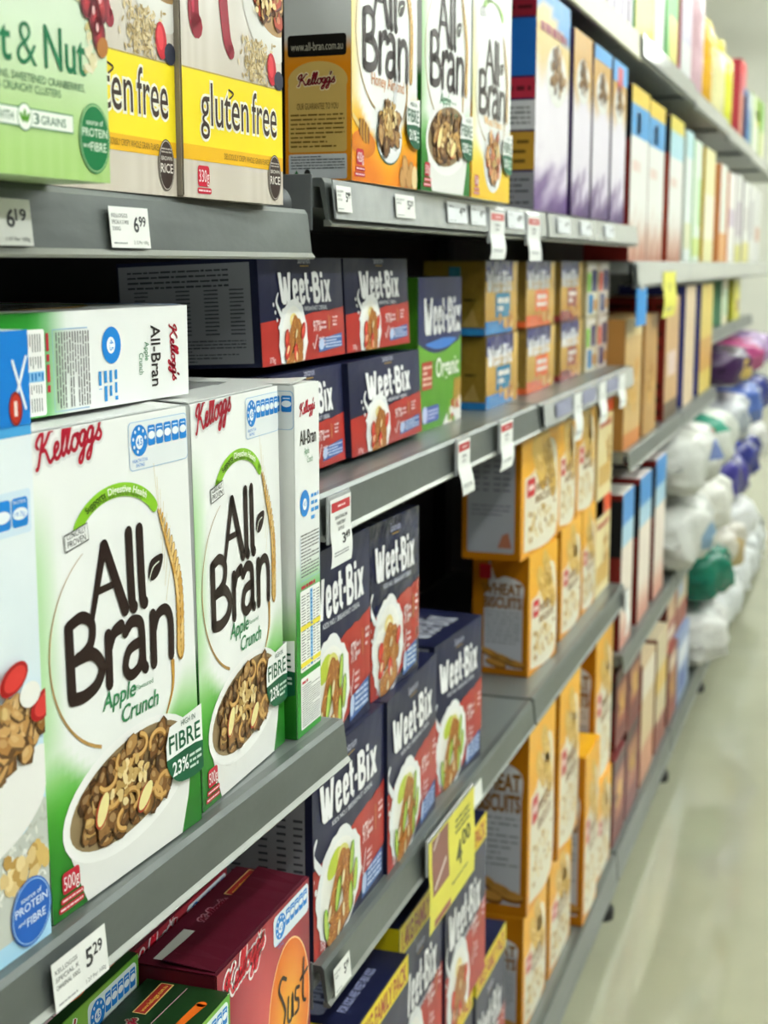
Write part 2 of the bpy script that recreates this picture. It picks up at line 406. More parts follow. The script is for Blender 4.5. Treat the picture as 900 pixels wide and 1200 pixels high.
def side_print(a, w, h, yellow='f0de3c', accent='2d8a2f', title=True):
    """the narrow nutrition side of the all-bran cartons, 0.07 wide"""
    k = w / .07; H = h / .357
    a.grad(0, 0, w, h, 4, 30, lambda x, y: mix(mix(accent, '0c5a20', .35 * (1 - x)), 'eef0ee', sst(.36, .52, y)), 0)
    if title:
        kellogg(a, .014 * k, .326 * H, .044 * k, l=2, slope=.06)
        a.text('All-Bran', .014 * k, .297 * H, .013, .046 * k, '2b2624', 2, .012)
        a.text('Apple', .026 * k, .287 * H, .006, .014 * k, '2f7a49', 2); a.text('Crunch', .034 * k, .278 * H, .006, .016 * k, '2f7a49', 2)
    a.ell(.026 * k, .238 * H, .012, .0125, '1f7fd0', 2, n=24); a.ell(.026 * k, .237 * H, .0055, .0055, 'f4f8fc', 2.5, n=16)
    a.text('4.5', .026 * k, .235 * H, .005, .007, '1f7fd0', 3, align='C')
    a.lines(.044 * k, .217 * H, .066 * k, .247 * H, 4, '3a93d8', 2, seed=4)
    a.stroke([(.012 * k, .205 * H), (.012 * k, .160 * H), (.068 * k, .160 * H), (.068 * k, .205 * H)], .0006, '8ab6dc', 2, caps=False)
    a.lines(.014 * k, .163 * H, .066 * k, .208 * H, 13, '6a6a6a', 2, fill=.42, seed=5)
    a.lines(.014 * k, .150 * H, .060 * k, .157 * H, 1, 'c03040', 2, seed=6)
    a.rect(.011 * k, .066 * H, .069 * k, .150 * H, 'f4f4f1', 1, r=.002)
    for r0, r1 in ((.130, .137), (.104, .110), (.078, .084)):
        pass
    for c0, c1 in ((.014, .026), (.029, .037), (.048, .054), (.057, .066)):
        a.lines(c0 * k, .068 * H, c1 * k, .146 * H, 26, '808080', 2, fill=.4, seed=int(c0 * 1000), gap=False)
    a.rect(.039 * k, .068 * H, .046 * k, .148 * H, '8cc4ec', 2); a.lines(.040 * k, .068 * H, .045 * k, .148 * H, 19, '2a7cc4', 3, seed=9)
    for v in (.109, .071): a.rect(.011 * k, v * H, .069 * k, (v + .005) * H, yellow, 2.5)
    a.rect(.011 * k, .006 * H, .069 * k, .060 * H, 'f4f4f1', 1, r=.002)
    a.lines(.014 * k, .052 * H, .034 * k, .058 * H, 1, 'c03040', 2, seed=6)
    a.lines(.014 * k, .008 * H, .066 * k, .052 * H, 19, '6c6c6c', 2, fill=.4, seed=15)
def back_side_print(a, w, h, top='c4c7c6', band='c98a1a', low='b6863a', base=None):
    """the other narrow side: web address, guarantee panel, address panel"""
    k = w / .12; H = h / .357
    a.grad(0, 0, w, h, 3, 24, lambda x, y: mix(base or band, top, sst(.36, .42, y)), 0)
    a.rect(.006 * k, .128 * H, .112 * k, .150 * H, '16130f', 1, r=.003); a.text('www.all-bran.com.au', .012 * k, .134 * H, .008, .094 * k, 'b9b4a0', 2)
    a.ell(.060 * k, .103 * H, .054 * k, .020 * H, 'd3b164', 1.2); a.rect(.006 * k, .030 * H, .112 * k, .100 * H, 'd3b164', 1, r=.003)
    kellogg(a, .024 * k, .098 * H, .068 * k, col='7c1324', l=2, halo='e9dcb4', slope=.04)
    a.text('OUR GUARANTEE TO YOU', .022 * k, .074 * H, .006, .075 * k, '5a4212', 2)
    a.lines(.010 * k, .034 * H, .108 * k, .071 * H, 8, '6b5016', 2, fill=.4, seed=21)
    a.rect(.006 * k, -.0 + .002, .112 * k, .028 * H, 'cfd3d6', 1, r=.002)
    a.lines(.010 * k, .012 * H, .108 * k, .027 * H, 5, '444a50', 2, fill=.4, seed=22)
    a.poly([(.012 * k, .003), (.028 * k, .003), (.020 * k, .011)], '1c6a30', 2); a.ell(.040 * k, .007, .006 * k, .005, '2a2a2a', 2, n=12)

# ============================================================ cereal carton prototypes
def P_allbran(name, label, w=.222, h=.357, d=.068, kind='apple', group=None, lower=0.0, flap=('d9dbd8', .006), detail=True):
    """kind: apple (green), honey (amber), wheat (yellow)"""
    t = thing(name, label, 'cereal box', group=group)
    k = w / .225; H = h / .357
    G0, G1 = {'apple': ('4fae2c', '1d6a1e'), 'honey': ('f2b705', 'd9750a'), 'wheat': ('f7df3a', 'eac024')}[kind]
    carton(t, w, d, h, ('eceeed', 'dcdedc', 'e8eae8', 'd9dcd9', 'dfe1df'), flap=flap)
    def T(x, y): return (x * k, y * H)
    a = Art(*FR(w, d, h), clip=(0, 0, w, h))
    def bg(x, y):
        X, Y = x * .225, y * .357
        e = math.hypot((X - .106) / .108, (Y - lower - .20) / .115)           # pale oval
        low = 1 - sst(.085, .165, Y - lower + .03 * abs(x - .5))
        out = sst(.94, 1.12, e)
        side = max(0, 1 - x * 7) * sst(.33, .25, Y) * .45 + max(0, x * 7 - 6) * 0
        g = mix(G0, G1, 1 - sst(0, .13, Y))
        c = mix('eff1ef', g, max(min(1, low * out), side * (1 - low)))
        if kind == 'honey': c = mix(c, mix('f2b705', 'e07a10', sst(.06, .0, Y) + .3 * math.sin(9 * x)), low * sst(.98, 1.05, e))
        return c
    a.grad(0, 0, w, h, 30, 48, bg, 0)
    pts = [(.1062 + .0935 * math.cos(R(q)), .19 + lower * .8 + .083 * math.sin(R(q))) for q in range(118, 252, 6)]
    a.stroke([T(*p) for p in pts], lambda s: .0004 + .0022 * s, 'a8834a', 2, caps=False)
    a.stroke([T(.186, .150 + lower * .8), T(.184, .128 + lower * .8), T(.170, .106 + lower * .8)], lambda s: .004 * (1 - s) + .0012, 'b98c3c', 2, smooth=5)
    a.finish('front_artwork', t)
    b = Art(*FR(w, d, h), clip=(0, 0, w, h)); kellogg(b, .010 * k, .3315 * H, .086 * k, l=2, halo='dfe0df', slope=.10); b.finish('brand_logo', t)
    b = Art(*FR(w, d, h)); b.V = Vector((0, 0, H)); b.U = Vector((k, 0, 0)); b.N = Vector((0, -1, 0))
    all_bran(b, '241310' if kind != 'wheat' else '40352f', 3, dv=lower * .9)
    if kind == 'apple':
        b.text('Apple', .078, .1385 + lower, .013, .047, '2b7a4b', 3, .012, shear=.25); b.text('Crunch', .103, .1215 + lower, .013, .056, '2b7a4b', 3, .012, shear=.25); b.text('Flavoured', .127, .1415 + lower, .004, .026, '2b7a4b', 3)
    elif kind == 'honey': b.text('Honey Almond', .062, .1405 + lower * .9, .013, .112, 'c98a5a', 3, .004)
    else: b.text('Wheat Flakes', .062, .1405 + lower * .9, .012, .105, 'e3a93c', 3, .004)
    b.finish('title_lettering', t)
    # arched claim and small framed stamp
    b = Art(*FR(w, d, h), clip=(0, 0, w, h)); b.U = Vector((k, 0, 0)); b.V = Vector((0, 0, H)); b.N = Vector((0, -1, 0))
    arc = [(.112 + .062 * math.cos(R(q)), .265 + .038 * math.sin(R(q))) for q in range(154, 22, -6)]
    b.stroke(arc, .0105, '86bf2a', 3); b.text('Supports', -.046, 0, .0052, .030, '1c2a0c', 4, .015, arc=(.112, .265, .0605, .0360, 90)); b.text('Digestive Health', -.012, 0, .0052, .058, 'f2f6e6', 4, .02, arc=(.112, .265, .0605, .0360, 90))
    b.text('with Wheat Bran Fibre for regularity', 0, 0, .0028, .078, '24340f', 4, .0, align='C', arc=(.112, .265, .0575, .0335, 90))
    P = [(.0385, .2800), (.0690, .2850), (.0700, .2725), (.0400, .2680)]
    b.poly(P, 'f2f3f1', 4); b.stroke(P + [P[0]], .0010, '3c3c3c', 4.5)
    b.text('CLINICALLY', .042, .2765, .0042, .025, '333333', 5, rot=6); b.text('PROVEN', .0425, .2705, .0046, .024, '333333', 5, rot=6)
    b.finish('claim_banner', t)
    b = Art(*FR(w, d, h), clip=(0, 0, w, h)); b.rect(.133 * k, .314 * H, w, .352 * H, '9fc0e0', 1.4, r=.004); b.rect(.1336 * k, .3146 * H, w - .0005, .3514 * H, 'e8edef', 1.7, r=.004); stars(b, .136 * k, .337 * H, .0125 * k, w - .137 * k, 3); b.finish('star_rating_badge', t)
    b = Art(*FR(w, d, h), clip=(0, 0, w, h)); wheat(b, T(.173, .280 + lower * .8), T(.1995, .152 + lower * .8)); b.finish('wheat_ear_picture', t)
    # bowl
    b = Art(*FR(w, d, h), clip=(0.0005, 0.0005, w - .0005, h)); cx, cy = .114 * k, .070 * H
    if kind == 'apple':
        P = [T(.0190, .066), T(.0225, .050), T(.033, .025), T(.045, .0), T(.190, .0), T(.203, .03), T(.2105, .062)]
        b.poly(P, 'e6e6e3', 2)
        b.ellgrad(cx + .0008, cy - .002 * H, .0985 * k, .0455 * H, 'd9d8d2', 'f4f4f2', 2.5, rot=6)
        b.ellgrad(cx, cy, .089 * k, .0365 * H, '5c4426', '8f7a58', 3, rot=8)
        flakes(b, cx, cy, .089 * k, .0375 * H, 8, 3, 130 if detail else 60, .0125, l0=4)
        for X, Y, ro in ((.066, .064, 60), (.128, .054, 40)):
            b.ell(X * k, Y * H, .013, .0075, 'b04a30', 15, rot=ro, n=16); b.ell(X * k + .001, Y * H + .001, .0125, .006, 'e8dc9a', 15.5, rot=ro, n=16)
    elif kind == 'honey':
        b.ellgrad(.036 * k, .040 * H, .034, .014, 'e08c14', 'c96a10', 2, rot=0)
        b.stroke([T(-.002, .068), T(.022, .058)], .006, 'e2c27a', 3)
        for q in range(7): b.ell((.024 + q * .0045) * k, (.057 - q * .0012) * H, .0032, .0125 - abs(q - 3) * .0012, 'c08a28' if q % 2 else '7a4a12', 3 + q * .1, n=14)
        b.ell(.122 * k, .052 * H, .040, .028, '1f5c48', 2.2); b.ellgrad(.122 * k, .053 * H, .039, .027, 'ffffff', 'e4e6e8', 2.6)
        flakes(b, .120 * k, .062 * H, .034, .027, 0, 5, 46, .013, l0=4, rings=2)
        for X, Y in ((.170, .008), (.180, .022), (.192, .010), (.204, .016)): b.ell(X * k, Y * H, .010, .015, 'a8763a', 3, rot=20, n=14); b.ell(X * k, Y * H, .0075, .012, 'c8975a', 3.5, rot=20, n=14)
        b.ell(.214 * k, .012 * H, .009, .014, 'e8cf9a', 4, n=14)
        b.stroke([T(.150, .125), T(.142, .095), T(.136, .078)], lambda s: .010 - .006 * s, 'd7d9dc', 3, smooth=5)
    else:
        b.ellgrad(.118 * k, .060 * H, .052, .040, 'f6f6f4', 'e3e5e6', 2); flakes(b, .118 * k, .070 * H, .045, .036, 0, 7, 50, .012, pal=('d99a5a', 'e0a870', 'cf7a5a', 'c46a4a'), l0=4, rings=0)
    b.finish('bowl_picture', t)
    # fibre badge, runs over the corner
    pct = '23%' if kind != 'honey' else '21%'
    b = Art(*FR(w, d, h), clip=(0, 0, w, h)); v0 = (.048 + lower * .0) * H
    if kind == 'honey': u0 = .176 * k
    else: u0 = .164 * k
    b.poly([(u0, v0 + .034), (u0 + .006, v0 + .047), (w, v0 + .052), (w, v0 + .022), (u0, v0 + .022)], 'f4f5f3', 16)
    b.poly(catmull([(u0, v0 + .022), (w, v0 + .022), (w, v0), (u0 + .022, v0 - .001), (u0 + .006, v0 + .008), (u0, v0 + .018)], 4), '14593a', 16.3)
    b.text('HIGH IN', w - .036 * k, v0 + .043, .0045, .022, '2c5a44', 17); b.text('FIBRE', u0 + .004, v0 + .026, .0135, (w - u0 - .008), '14593a', 17, .012)
    b.text(pct, u0 + .008, v0 + .007, .0105, .024, 'f4f5f3', 17, .02); b.lines(u0 + .034, v0 + .004, w - .003, v0 + .018, 3, 'c9dcd0', 17, seed=3)
    b.finish('fibre_badge', t)
    b = Art(*FR(w, d, h), clip=(0, 0, w, h))
    b.rect(.0130 * k, .0175 * H, .036 * k, .034 * H, 'b81c33', 3, r=.003); b.text({'apple': '500g', 'honey': '420g', 'wheat': '530g'}[kind], .0145 * k, .0205 * H, .0095, .020 * k, 'f6eeee', 4, .0)
    for q in (0, 1): b.rect((.010 - .003 * q) * k, (.0110 - .006 * q) * H, .040 * k, (.0155 - .006 * q) * H, 'b81c33', 3, r=.0018); b.lines((.012 - .003 * q) * k, (.0120 - .006 * q) * H, .038 * k, (.0148 - .006 * q) * H, 1, 'f0d8dc', 4)
    b.finish('weight_badge', t)
    # right (far) side with the badge, stars and wheat carried round the corner
    b = Art(*RS(w, d, h), clip=(0, 0, d, h)); side_print(b, d, h, accent={'apple': '2f9a2a', 'honey': 'e09a14', 'wheat': 'e8c430'}[kind])
    b.finish('nutrition_side', t)
    # left (near) side
    b = Art(*LS(w, d, h), clip=(0, 0, d, h))
    back_side_print(b, d, h, top='d4d7d6', base=G1 if kind == 'apple' else 'e08a14')
    b.finish('guarantee_side', t)
    return t

def weetbowl(b, w, h, cx, cy, rx, ry, fruit='green', seed=1, l=3):
    """white bowl with a ragged milk edge, wheat biscuits and fruit"""
    rd = random.Random(seed)
    P = []
    for k in range(40):
        a = 2 * math.pi * k / 40; s = 1 + rd.uniform(-.02, .05) * (1 if k % 3 else 2.0)
        P.append((cx + rx * s * math.cos(a), cy + ry * s * math.sin(a)))
    b.poly(P, 'eceeee', l)
    b.stroke([(cx - rx * .85, cy + ry * .62), (cx - rx * 1.12, cy + ry * .95), (cx - rx * .98, cy + ry * 1.18)], lambda t: rx * .16 * (1 - t * .6), 'e6e8ea', l, smooth=5)
    for q in range(4): b.ell(cx - rx * (1.02 + .1 * q), cy + ry * (.3 + .2 * q), rx * .05, rx * .06, 'e6e8ea', l, n=8)
    b.ellgrad(cx, cy - ry * .02, rx * .84, ry * .86, 'cfcabc', 'f4f4f0', l + .4)
    def biscuit(X, Y, L, Wd, ro, ll):
        c, q = math.cos(R(ro)), math.sin(R(ro)); Q = []
        for k in range(16):
            a = 2 * math.pi * k / 16; x = L * math.copysign(abs(math.cos(a)) ** .55, math.cos(a)); y = Wd * math.copysign(abs(math.sin(a)) ** .55, math.sin(a))
            Q.append((X + x * c - y * q, Y + x * q + y * c))
        b.poly([(p[0] + L * .06, p[1] - L * .08) for p in Q], '5a3414', ll); b.poly(Q, 'a8692c', ll + .3)
        for k in range(46):
            x, y = rd.uniform(-.9, .9) * L, rd.uniform(-.85, .85) * Wd
            b.ell(X + x * c - y * q, Y + x * q + y * c, L * .10, L * .025, rd.choice(('c98a44', '8a5220', 'd9a058', '9c6028')), ll + .6 + rd.random() * .2, rot=ro + rd.uniform(-50, 50), n=6)
    if fruit == 'green':
        b.ell(cx - rx * .25, cy + ry * .5, rx * .34, ry * .2, 'b8c83a', l + 1, rot=25, n=14); b.ell(cx + rx * .15, cy + ry * .5, rx * .28, ry * .2, 'd8d478', l + 1.2, rot=-20, n=14)
    else:
        b.ell(cx, cy + ry * .45, rx * .28, ry * .2, 'e8d488', l + 1, n=14); b.ell(cx, cy + ry * .45, rx * .16, ry * .11, 'f4e8b8', l + 1.2, n=12)
    biscuit(cx - rx * .12, cy + ry * .05, rx * .62, ry * .22, 58, l + 2); biscuit(cx + rx * .32, cy + ry * .02, rx * .5, ry * .26, 105, l + 3)
    biscuit(cx + rx * .02, cy - ry * .62, rx * .62, ry * .24, 18, l + 5)
    if fruit == 'green':
        for X, Y, ro in ((-.12, -.1, 75), (.52, .3, 80), (.5, -.42, 95), (-.62, -.45, 100), (.72, -.1, 85)):
            b.ell(cx + rx * X, cy + ry * Y, rx * .30, rx * .10, '6a9c22', l + 6, rot=ro, n=14); b.ell(cx + rx * X - rx * .03, cy + ry * Y, rx * .26, rx * .07, 'b4cc58', l + 6.4, rot=ro, n=14)
    else:
        for X, Y, ro in ((-.55, .0, 80), (.62, .15, 70), (.1, -.4, 100), (-.5, -.35, 60)):
            b.ell(cx + rx * X, cy + ry * Y, rx * .26, rx * .15, 'b8201c', l + 6, rot=ro, n=14); b.ell(cx + rx * X - rx * .03, cy + ry * Y + rx * .02, rx * .18, rx * .09, 'd8503c', l + 6.4, rot=ro, n=12)
    for X, Y, ro in ((.1, .1, 70), (-.5, -.3, 60), (.15, -.5, 100), (-.05, -.75, 80)):
        b.ell(cx + rx * X, cy + ry * Y, rx * .14, rx * .055, 'eadcae', l + 7, rot=ro, n=10)
def weet_bix(b, x, y, h, w, col='f2f2f4', l=3):
    kx, ky = w / 3.42, h
    def S(p, wd=.15, sm=0): 
        P = catmull(p, 5) if sm else p
        b.stroke([(x + X * kx, y + Y * ky) for X, Y in P], wd * kx, col, l, caps=False)
    def bar(x0, y0, x1, y1): b.rect(x + x0 * kx, y + y0 * ky, x + x1 * kx, y + y1 * ky, col, l)
    b.poly([(x + X * kx, y + Y * ky) for X, Y in ((0, 1), (.19, 1), (.25, .38), (.30, .86), (.45, .86), (.40, 0), (.20, 0), (.11, .1))], col, l)
    b.poly([(x + X * kx, y + Y * ky) for X, Y in ((.30, .86), (.45, .86), (.52, .38), (.58, 1), (.76, 1), (.62, 0), (.43, 0))], col, l)
    for o in (.80, 1.22):
        S([(o + .09, .40), (o + .28, .42)], .12); S([(o + .28, .40), (o + .27, .64), (o + .18, .70), (o + .09, .62), (o + .08, .36), (o + .10, .12), (o + .19, .06), (o + .28, .14), (o + .29, .24)], .15, 1)
    S([(1.73, .98), (1.73, .16), (1.86, .06)], .16, 0); bar(1.60, .62, 1.88, .76)
    bar(1.93, .36, 2.10, .52)
    bar(2.14, 0, 2.32, 1)
    S([(2.26, .93), (2.46, .90), (2.52, .74), (2.44, .58), (2.28, .53)], .15, 1); S([(2.28, .53), (2.50, .46), (2.57, .28), (2.48, .10), (2.26, .07)], .16, 1)
    bar(2.71, 0, 2.88, .72); bar(2.71, .82, 2.88, 1)
    for q in (((2.94, .74), (3.12, .74), (3.42, 0), (3.23, 0)), ((3.25, .74), (3.42, .74), (3.13, 0), (2.93, 0))): b.poly([(x + X * kx, y + Y * ky) for X, Y in q], col, l)
NAVY = '14183a'
def P_weetbix(name, label, w, h, d, fruit='green', group=None, small=False, family=False, m=None, top_text=True):
    t = thing(name, label, 'cereal box', group=group)
    carton(t, w, d, h, (NAVY, '20243c', '20243c', '191d3a', NAVY), m=m, bulge=.003 if not family else 0)
    F = FR(w, d, h)
    a = Art((F[0][0], F[0][1] - (.0032 if not family else 0), 0), F[1], F[2], clip=(0, 0, w, h)); ks = w / .233
    hh = h
    def bg(x, y): return mix(NAVY, '2b3056', .35 * x * y)
    # red brushed band rising to the right, drawn in strips
    ext = Art((F[0][0], F[0][1], 0), F[1], F[2], clip=(0, 0, w, h))
    ext.grad(0, 0, w, h, 8, 8, bg, 0)
    # the slightly bowed front is covered by a matching bowed sheet
    ext.v = [Vector((p.x, p.y - .003 * max(0, (1 - (2 * p.x / w) ** 2)) * max(0, (1 - (2 * p.z / h - 1) ** 2)) * (0 if family else 1), p.z)) for p in ext.v]
    s = ext
    if small: y0, y1, yb = .40 * h, .50 * h, 0
    else: y0, y1, yb = .46 * h, .57 * h, .16 * h
    if family: y0, y1, yb = .34 * h, .48 * h, 0
    rd = random.Random(5); top = []; N = 14
    for i in range(N + 1):
        x = w * i / N; top.append((x, y0 + (y1 - y0) * i / N + rd.uniform(-.01, .01) * h))
    red = 'a82a22'
    def lb(u): return 0 if (small or family or u < .45) else (.02 + .34 * (u - .45)) * h
    for i in range(N):
        (xa, ya), (xb_, yb_) = top[i], top[i + 1]; la, lb2 = lb(i / N), lb((i + 1) / N)
        for j in range(6):
            f0, f1 = j / 6, (j + 1) / 6
            a.poly([(xa, la + (ya - la) * f0), (xb_, lb2 + (yb_ - lb2) * f0), (xb_, lb2 + (yb_ - lb2) * f1), (xa, la + (ya - la) * f1)], red, 1)
    a.v = [bow(p, w, h, 0 if family else .003, F[0][1]) for p in a.v]
    a.f = ext.f + [[i + len(ext.v) for i in f] for f in a.f]; a.v = ext.v + a.v; a.c = ext.c + a.c
    a.finish('front_artwork', t, m)
    def A2():
        q = Art((F[0][0], F[0][1], 0), F[1], F[2], clip=(0, 0, w, h)); return q
    def fin(q, nm):
        q.v = [bow2(p, w, h, 0 if family else .003, F[0][1]) for p in q.v]; return q.finish(nm, t, m)
    b = A2()
    if small: tx, ty, th, tw = .19 * w, .56 * h, .30 * h, .62 * w
    elif family: tx, ty, th, tw = .06 * w, .47 * h, .22 * h, .78 * w
    else: tx, ty, th, tw = .075 * w, .665 * h, .20 * h, .79 * w
    weet_bix(b, tx, ty, th, tw)
    b.text("AUSTRALIA'S NO.1 BREAKFAST CEREAL" if not (small or True) else "KIDS NO.1 BREAKFAST CEREAL", tx + tw * .18, ty - th * .24, th * .13, tw * .72, 'd8dae4', 3, .01)
    fin(b, 'title_lettering')
    b = A2(); b.text('Sanitarium', tx + tw * .38, ty + th * 1.28, th * .22, tw * .24, 'c4c6da', 3, shear=.15); b.stroke([(tx + tw * .42, ty + th * 1.2), (tx + tw * .58, ty + th * 1.2)], .001, 'b8923c', 3); fin(b, 'brand_logo')
    b = A2()
    if small: weetbowl(b, w, h, .33 * w, .24 * h, .155 * w, .36 * h, 'red', 4)
    elif family: weetbowl(b, w, h, .30 * w, .16 * h, .26 * w, .30 * h, fruit, 6)
    else: weetbowl(b, w, h, .31 * w, .265 * h, .285 * w, .295 * h, fruit, 5)
    fin(b, 'bowl_picture')
    b = A2(); x0 = (.56 if small else .63) * w; yy = (.33 if small else .40) * h; s0 = h * .055
    b.text('97%', x0, yy - s0, s0 * 1.9, w * .10, 'ecdadc', 3, .01); b.lines(x0 + w * .10, yy - s0 * .9, x0 + w * .17, yy + s0 * .9, 2, 'd8b8be', 3, seed=2)
    b.stroke([(x0 + w * .21, yy - s0), (x0 + w * .20, yy + s0 * 1.6)], .0015, 'c08a4a', 3); b.stroke([(x0 + w * .21, yy - s0), (x0 + w * .225, yy + s0 * 1.4)], .0012, 'c08a4a', 3)
    b.lines(x0 + w * .26, yy - s0 * .5, x0 + w * .33, yy + s0 * 1.6, 3, 'e4ccd0', 3, seed=4)
    b.stroke([(x0, yy - s0 * 3.2), (x0 + w * .018, yy - s0 * 4.2), (x0 + w * .05, yy - s0 * 1.8)], w * .010, 'ecdadc', 3)
    b.lines(x0 + w * .07, yy - s0 * 4, x0 + w * .16, yy - s0 * 2, 3, 'd8b8be', 3, seed=6)
    fin(b, 'claim_lettering')
    b = A2(); bx = .72 * w; by = (.06 if small else .03) * h
    if not family:
        b.poly([(bx - .08 * w, by), (w - .012, by + .03 * h), (w - .012, by + .17 * h), (bx - .08 * w, by + .13 * h)], '3c62a4', 3)
        b.ell(bx - .05 * w, by + .08 * h, .035 * w, .06 * h, 'b8c8e4', 3.4, n=16); b.lines(bx, by + .03 * h, w - .014, by + .15 * h, 4, 'c4d2ea', 3.5, seed=8)
        b.text('375g' if small else '750g', .012, .03 * h, .05 * h, .06 * w, 'e8e4ea', 12)
        fin(b, 'nutrient_badge')
    # near side: pale grey nutrition table
    b = Art(*LS(w, d, h), clip=(0, 0, d, h))
    if not family:
        b.rect(.002, .004, d - .008, h - .004, '8e9096', 1)
        b.lines(.012, h * .74, d * .8, h * .93, 4, '3c3e46', 2, fill=.4, seed=31)
        for c in (.12, .42, .62, .80): b.lines(d * c, h * .30, d * (c + .10), h * .74, 12, '45474f', 2, fill=.38, seed=int(c * 90), gap=False)
        b.lines(.012, h * .05, d * .9, h * .27, 7, '45474f', 2, fill=.4, seed=33)
    else:
        b.rect(0, h * .86, d, h, 'e0cc1c', 1)
    b.finish('nutrition_side', t, m)
    if top_text:
        b = Art(*TP(w, d, h), clip=(0, 0, w, d))
        if family:
            weet_bix(b, .06 * w, .40 * d, .40 * d, .76 * w, '6d7288', 2); b.text('FOR KIDS ARE WEET-BIX KIDS', .16 * w, .20 * d, .09 * d, .56 * w, '9aa0c8', 2, .02)
        else: weet_bix(b, .16 * w, .22 * d, .55 * d, .66 * w, 'a8abb8', 2)
        b.finish('top_lettering', t, m)
    if family:
        b = Art(*F, clip=(0, 0, w, h)); b.rect(0, h * .84, w, h, 'e6d21e', 2); b.text('1.4KG FAMILY PACK', .05 * w, h * .865, h * .10, w * .90, 'a8401c', 3, .03); b.finish('family_banner', t, m)
    return t
def bow(p, w, h, k, y0):
    return Vector((p.x, y0 - .0008 - k * max(0, 1 - (2 * p.x / w) ** 2) * max(0, 1 - (2 * p.z / h - 1) ** 2), p.z))
def bow2(p, w, h, k, y0):
    return Vector((p.x, p.y - .0006 - k * max(0, 1 - (2 * p.x / w) ** 2) * max(0, 1 - (2 * p.z / h - 1) ** 2), p.z))

def place(t, x, y0, y1, z, d, yaw=0.0):
    """stand carton t with its front at X=x between y0 and y1 along the aisle"""
    a = R(90 + yaw); cy = (y0 + y1) / 2
    t.location = (x - d / 2 * math.cos(R(yaw)), cy - d / 2 * math.sin(R(yaw)), z); t.rotation_euler = (0, 0, a)
    return t
def again(t, label, x=None, y0=None, y1=None, z=None, d=None, yaw=0.0, group=None, sx=1.0, sz=1.0):
    c = copy_tree(t); c['label'] = label
    if group: c['group'] = group
    c.scale = (sx, 1, sz)
    if x is not None: place(c, x, y0, y1, z, d, yaw)
    return c
def lean(t, deg, dx=0.0, dz=0.0):
    """tip a standing carton back towards the shelf"""
    t.rotation_euler[0] = R(-deg); t.location.x += dx; t.location.z += dz
    return t

# ============================================================ the place
XF = -0.51          # shelf front edge
# room
bm = bmesh.new(); add_box(bm, -6, 6, -3, 18, -0.1, 0); tag(bmobj('floor', bm, FLOOR), kind='structure')
bm = bmesh.new(); add_box(bm, -6, 6, -3, 18, 4.9, 5.0); tag(bmobj('ceiling', bm, WALL), kind='structure')
bm = bmesh.new(); add_box(bm, -6, 6, 18, 18.1, 0, 4.9); tag(bmobj('wall_back', bm, WALL), kind='structure')
# lamps: rows of tubes along the aisles
lamp_names = {1.35: 'over the aisle', 3.2: 'over the next aisle', -2.4: 'behind the shelving'}
for X, where in lamp_names.items():
    for i in range(7):
        y = -1.6 + i * 2.6
        t = thing('ceiling_light', 'long white fluorescent batten light %s' % where, 'ceiling light', (X, y, 4.0), group='fluorescent lights ' + where)
        bm = bmesh.new(); add_box(bm, -.07, .07, 0, 2.3, .04, .10, .01); bmobj('housing', bm, FIX, t)
        for dx in (-.04, .04):
            bm = bmesh.new(); add_cyl(bm, (dx, .05, .015), (dx, 2.25, .015), .016, 12); bmobj('tube', bm, TUBE, t, True)
        bm = bmesh.new()
        for yy in (.4, 1.9): add_cyl(bm, (0, yy, .1), (0, yy, .9), .006, 6)
        bmobj('hanger', bm, FIX, t)

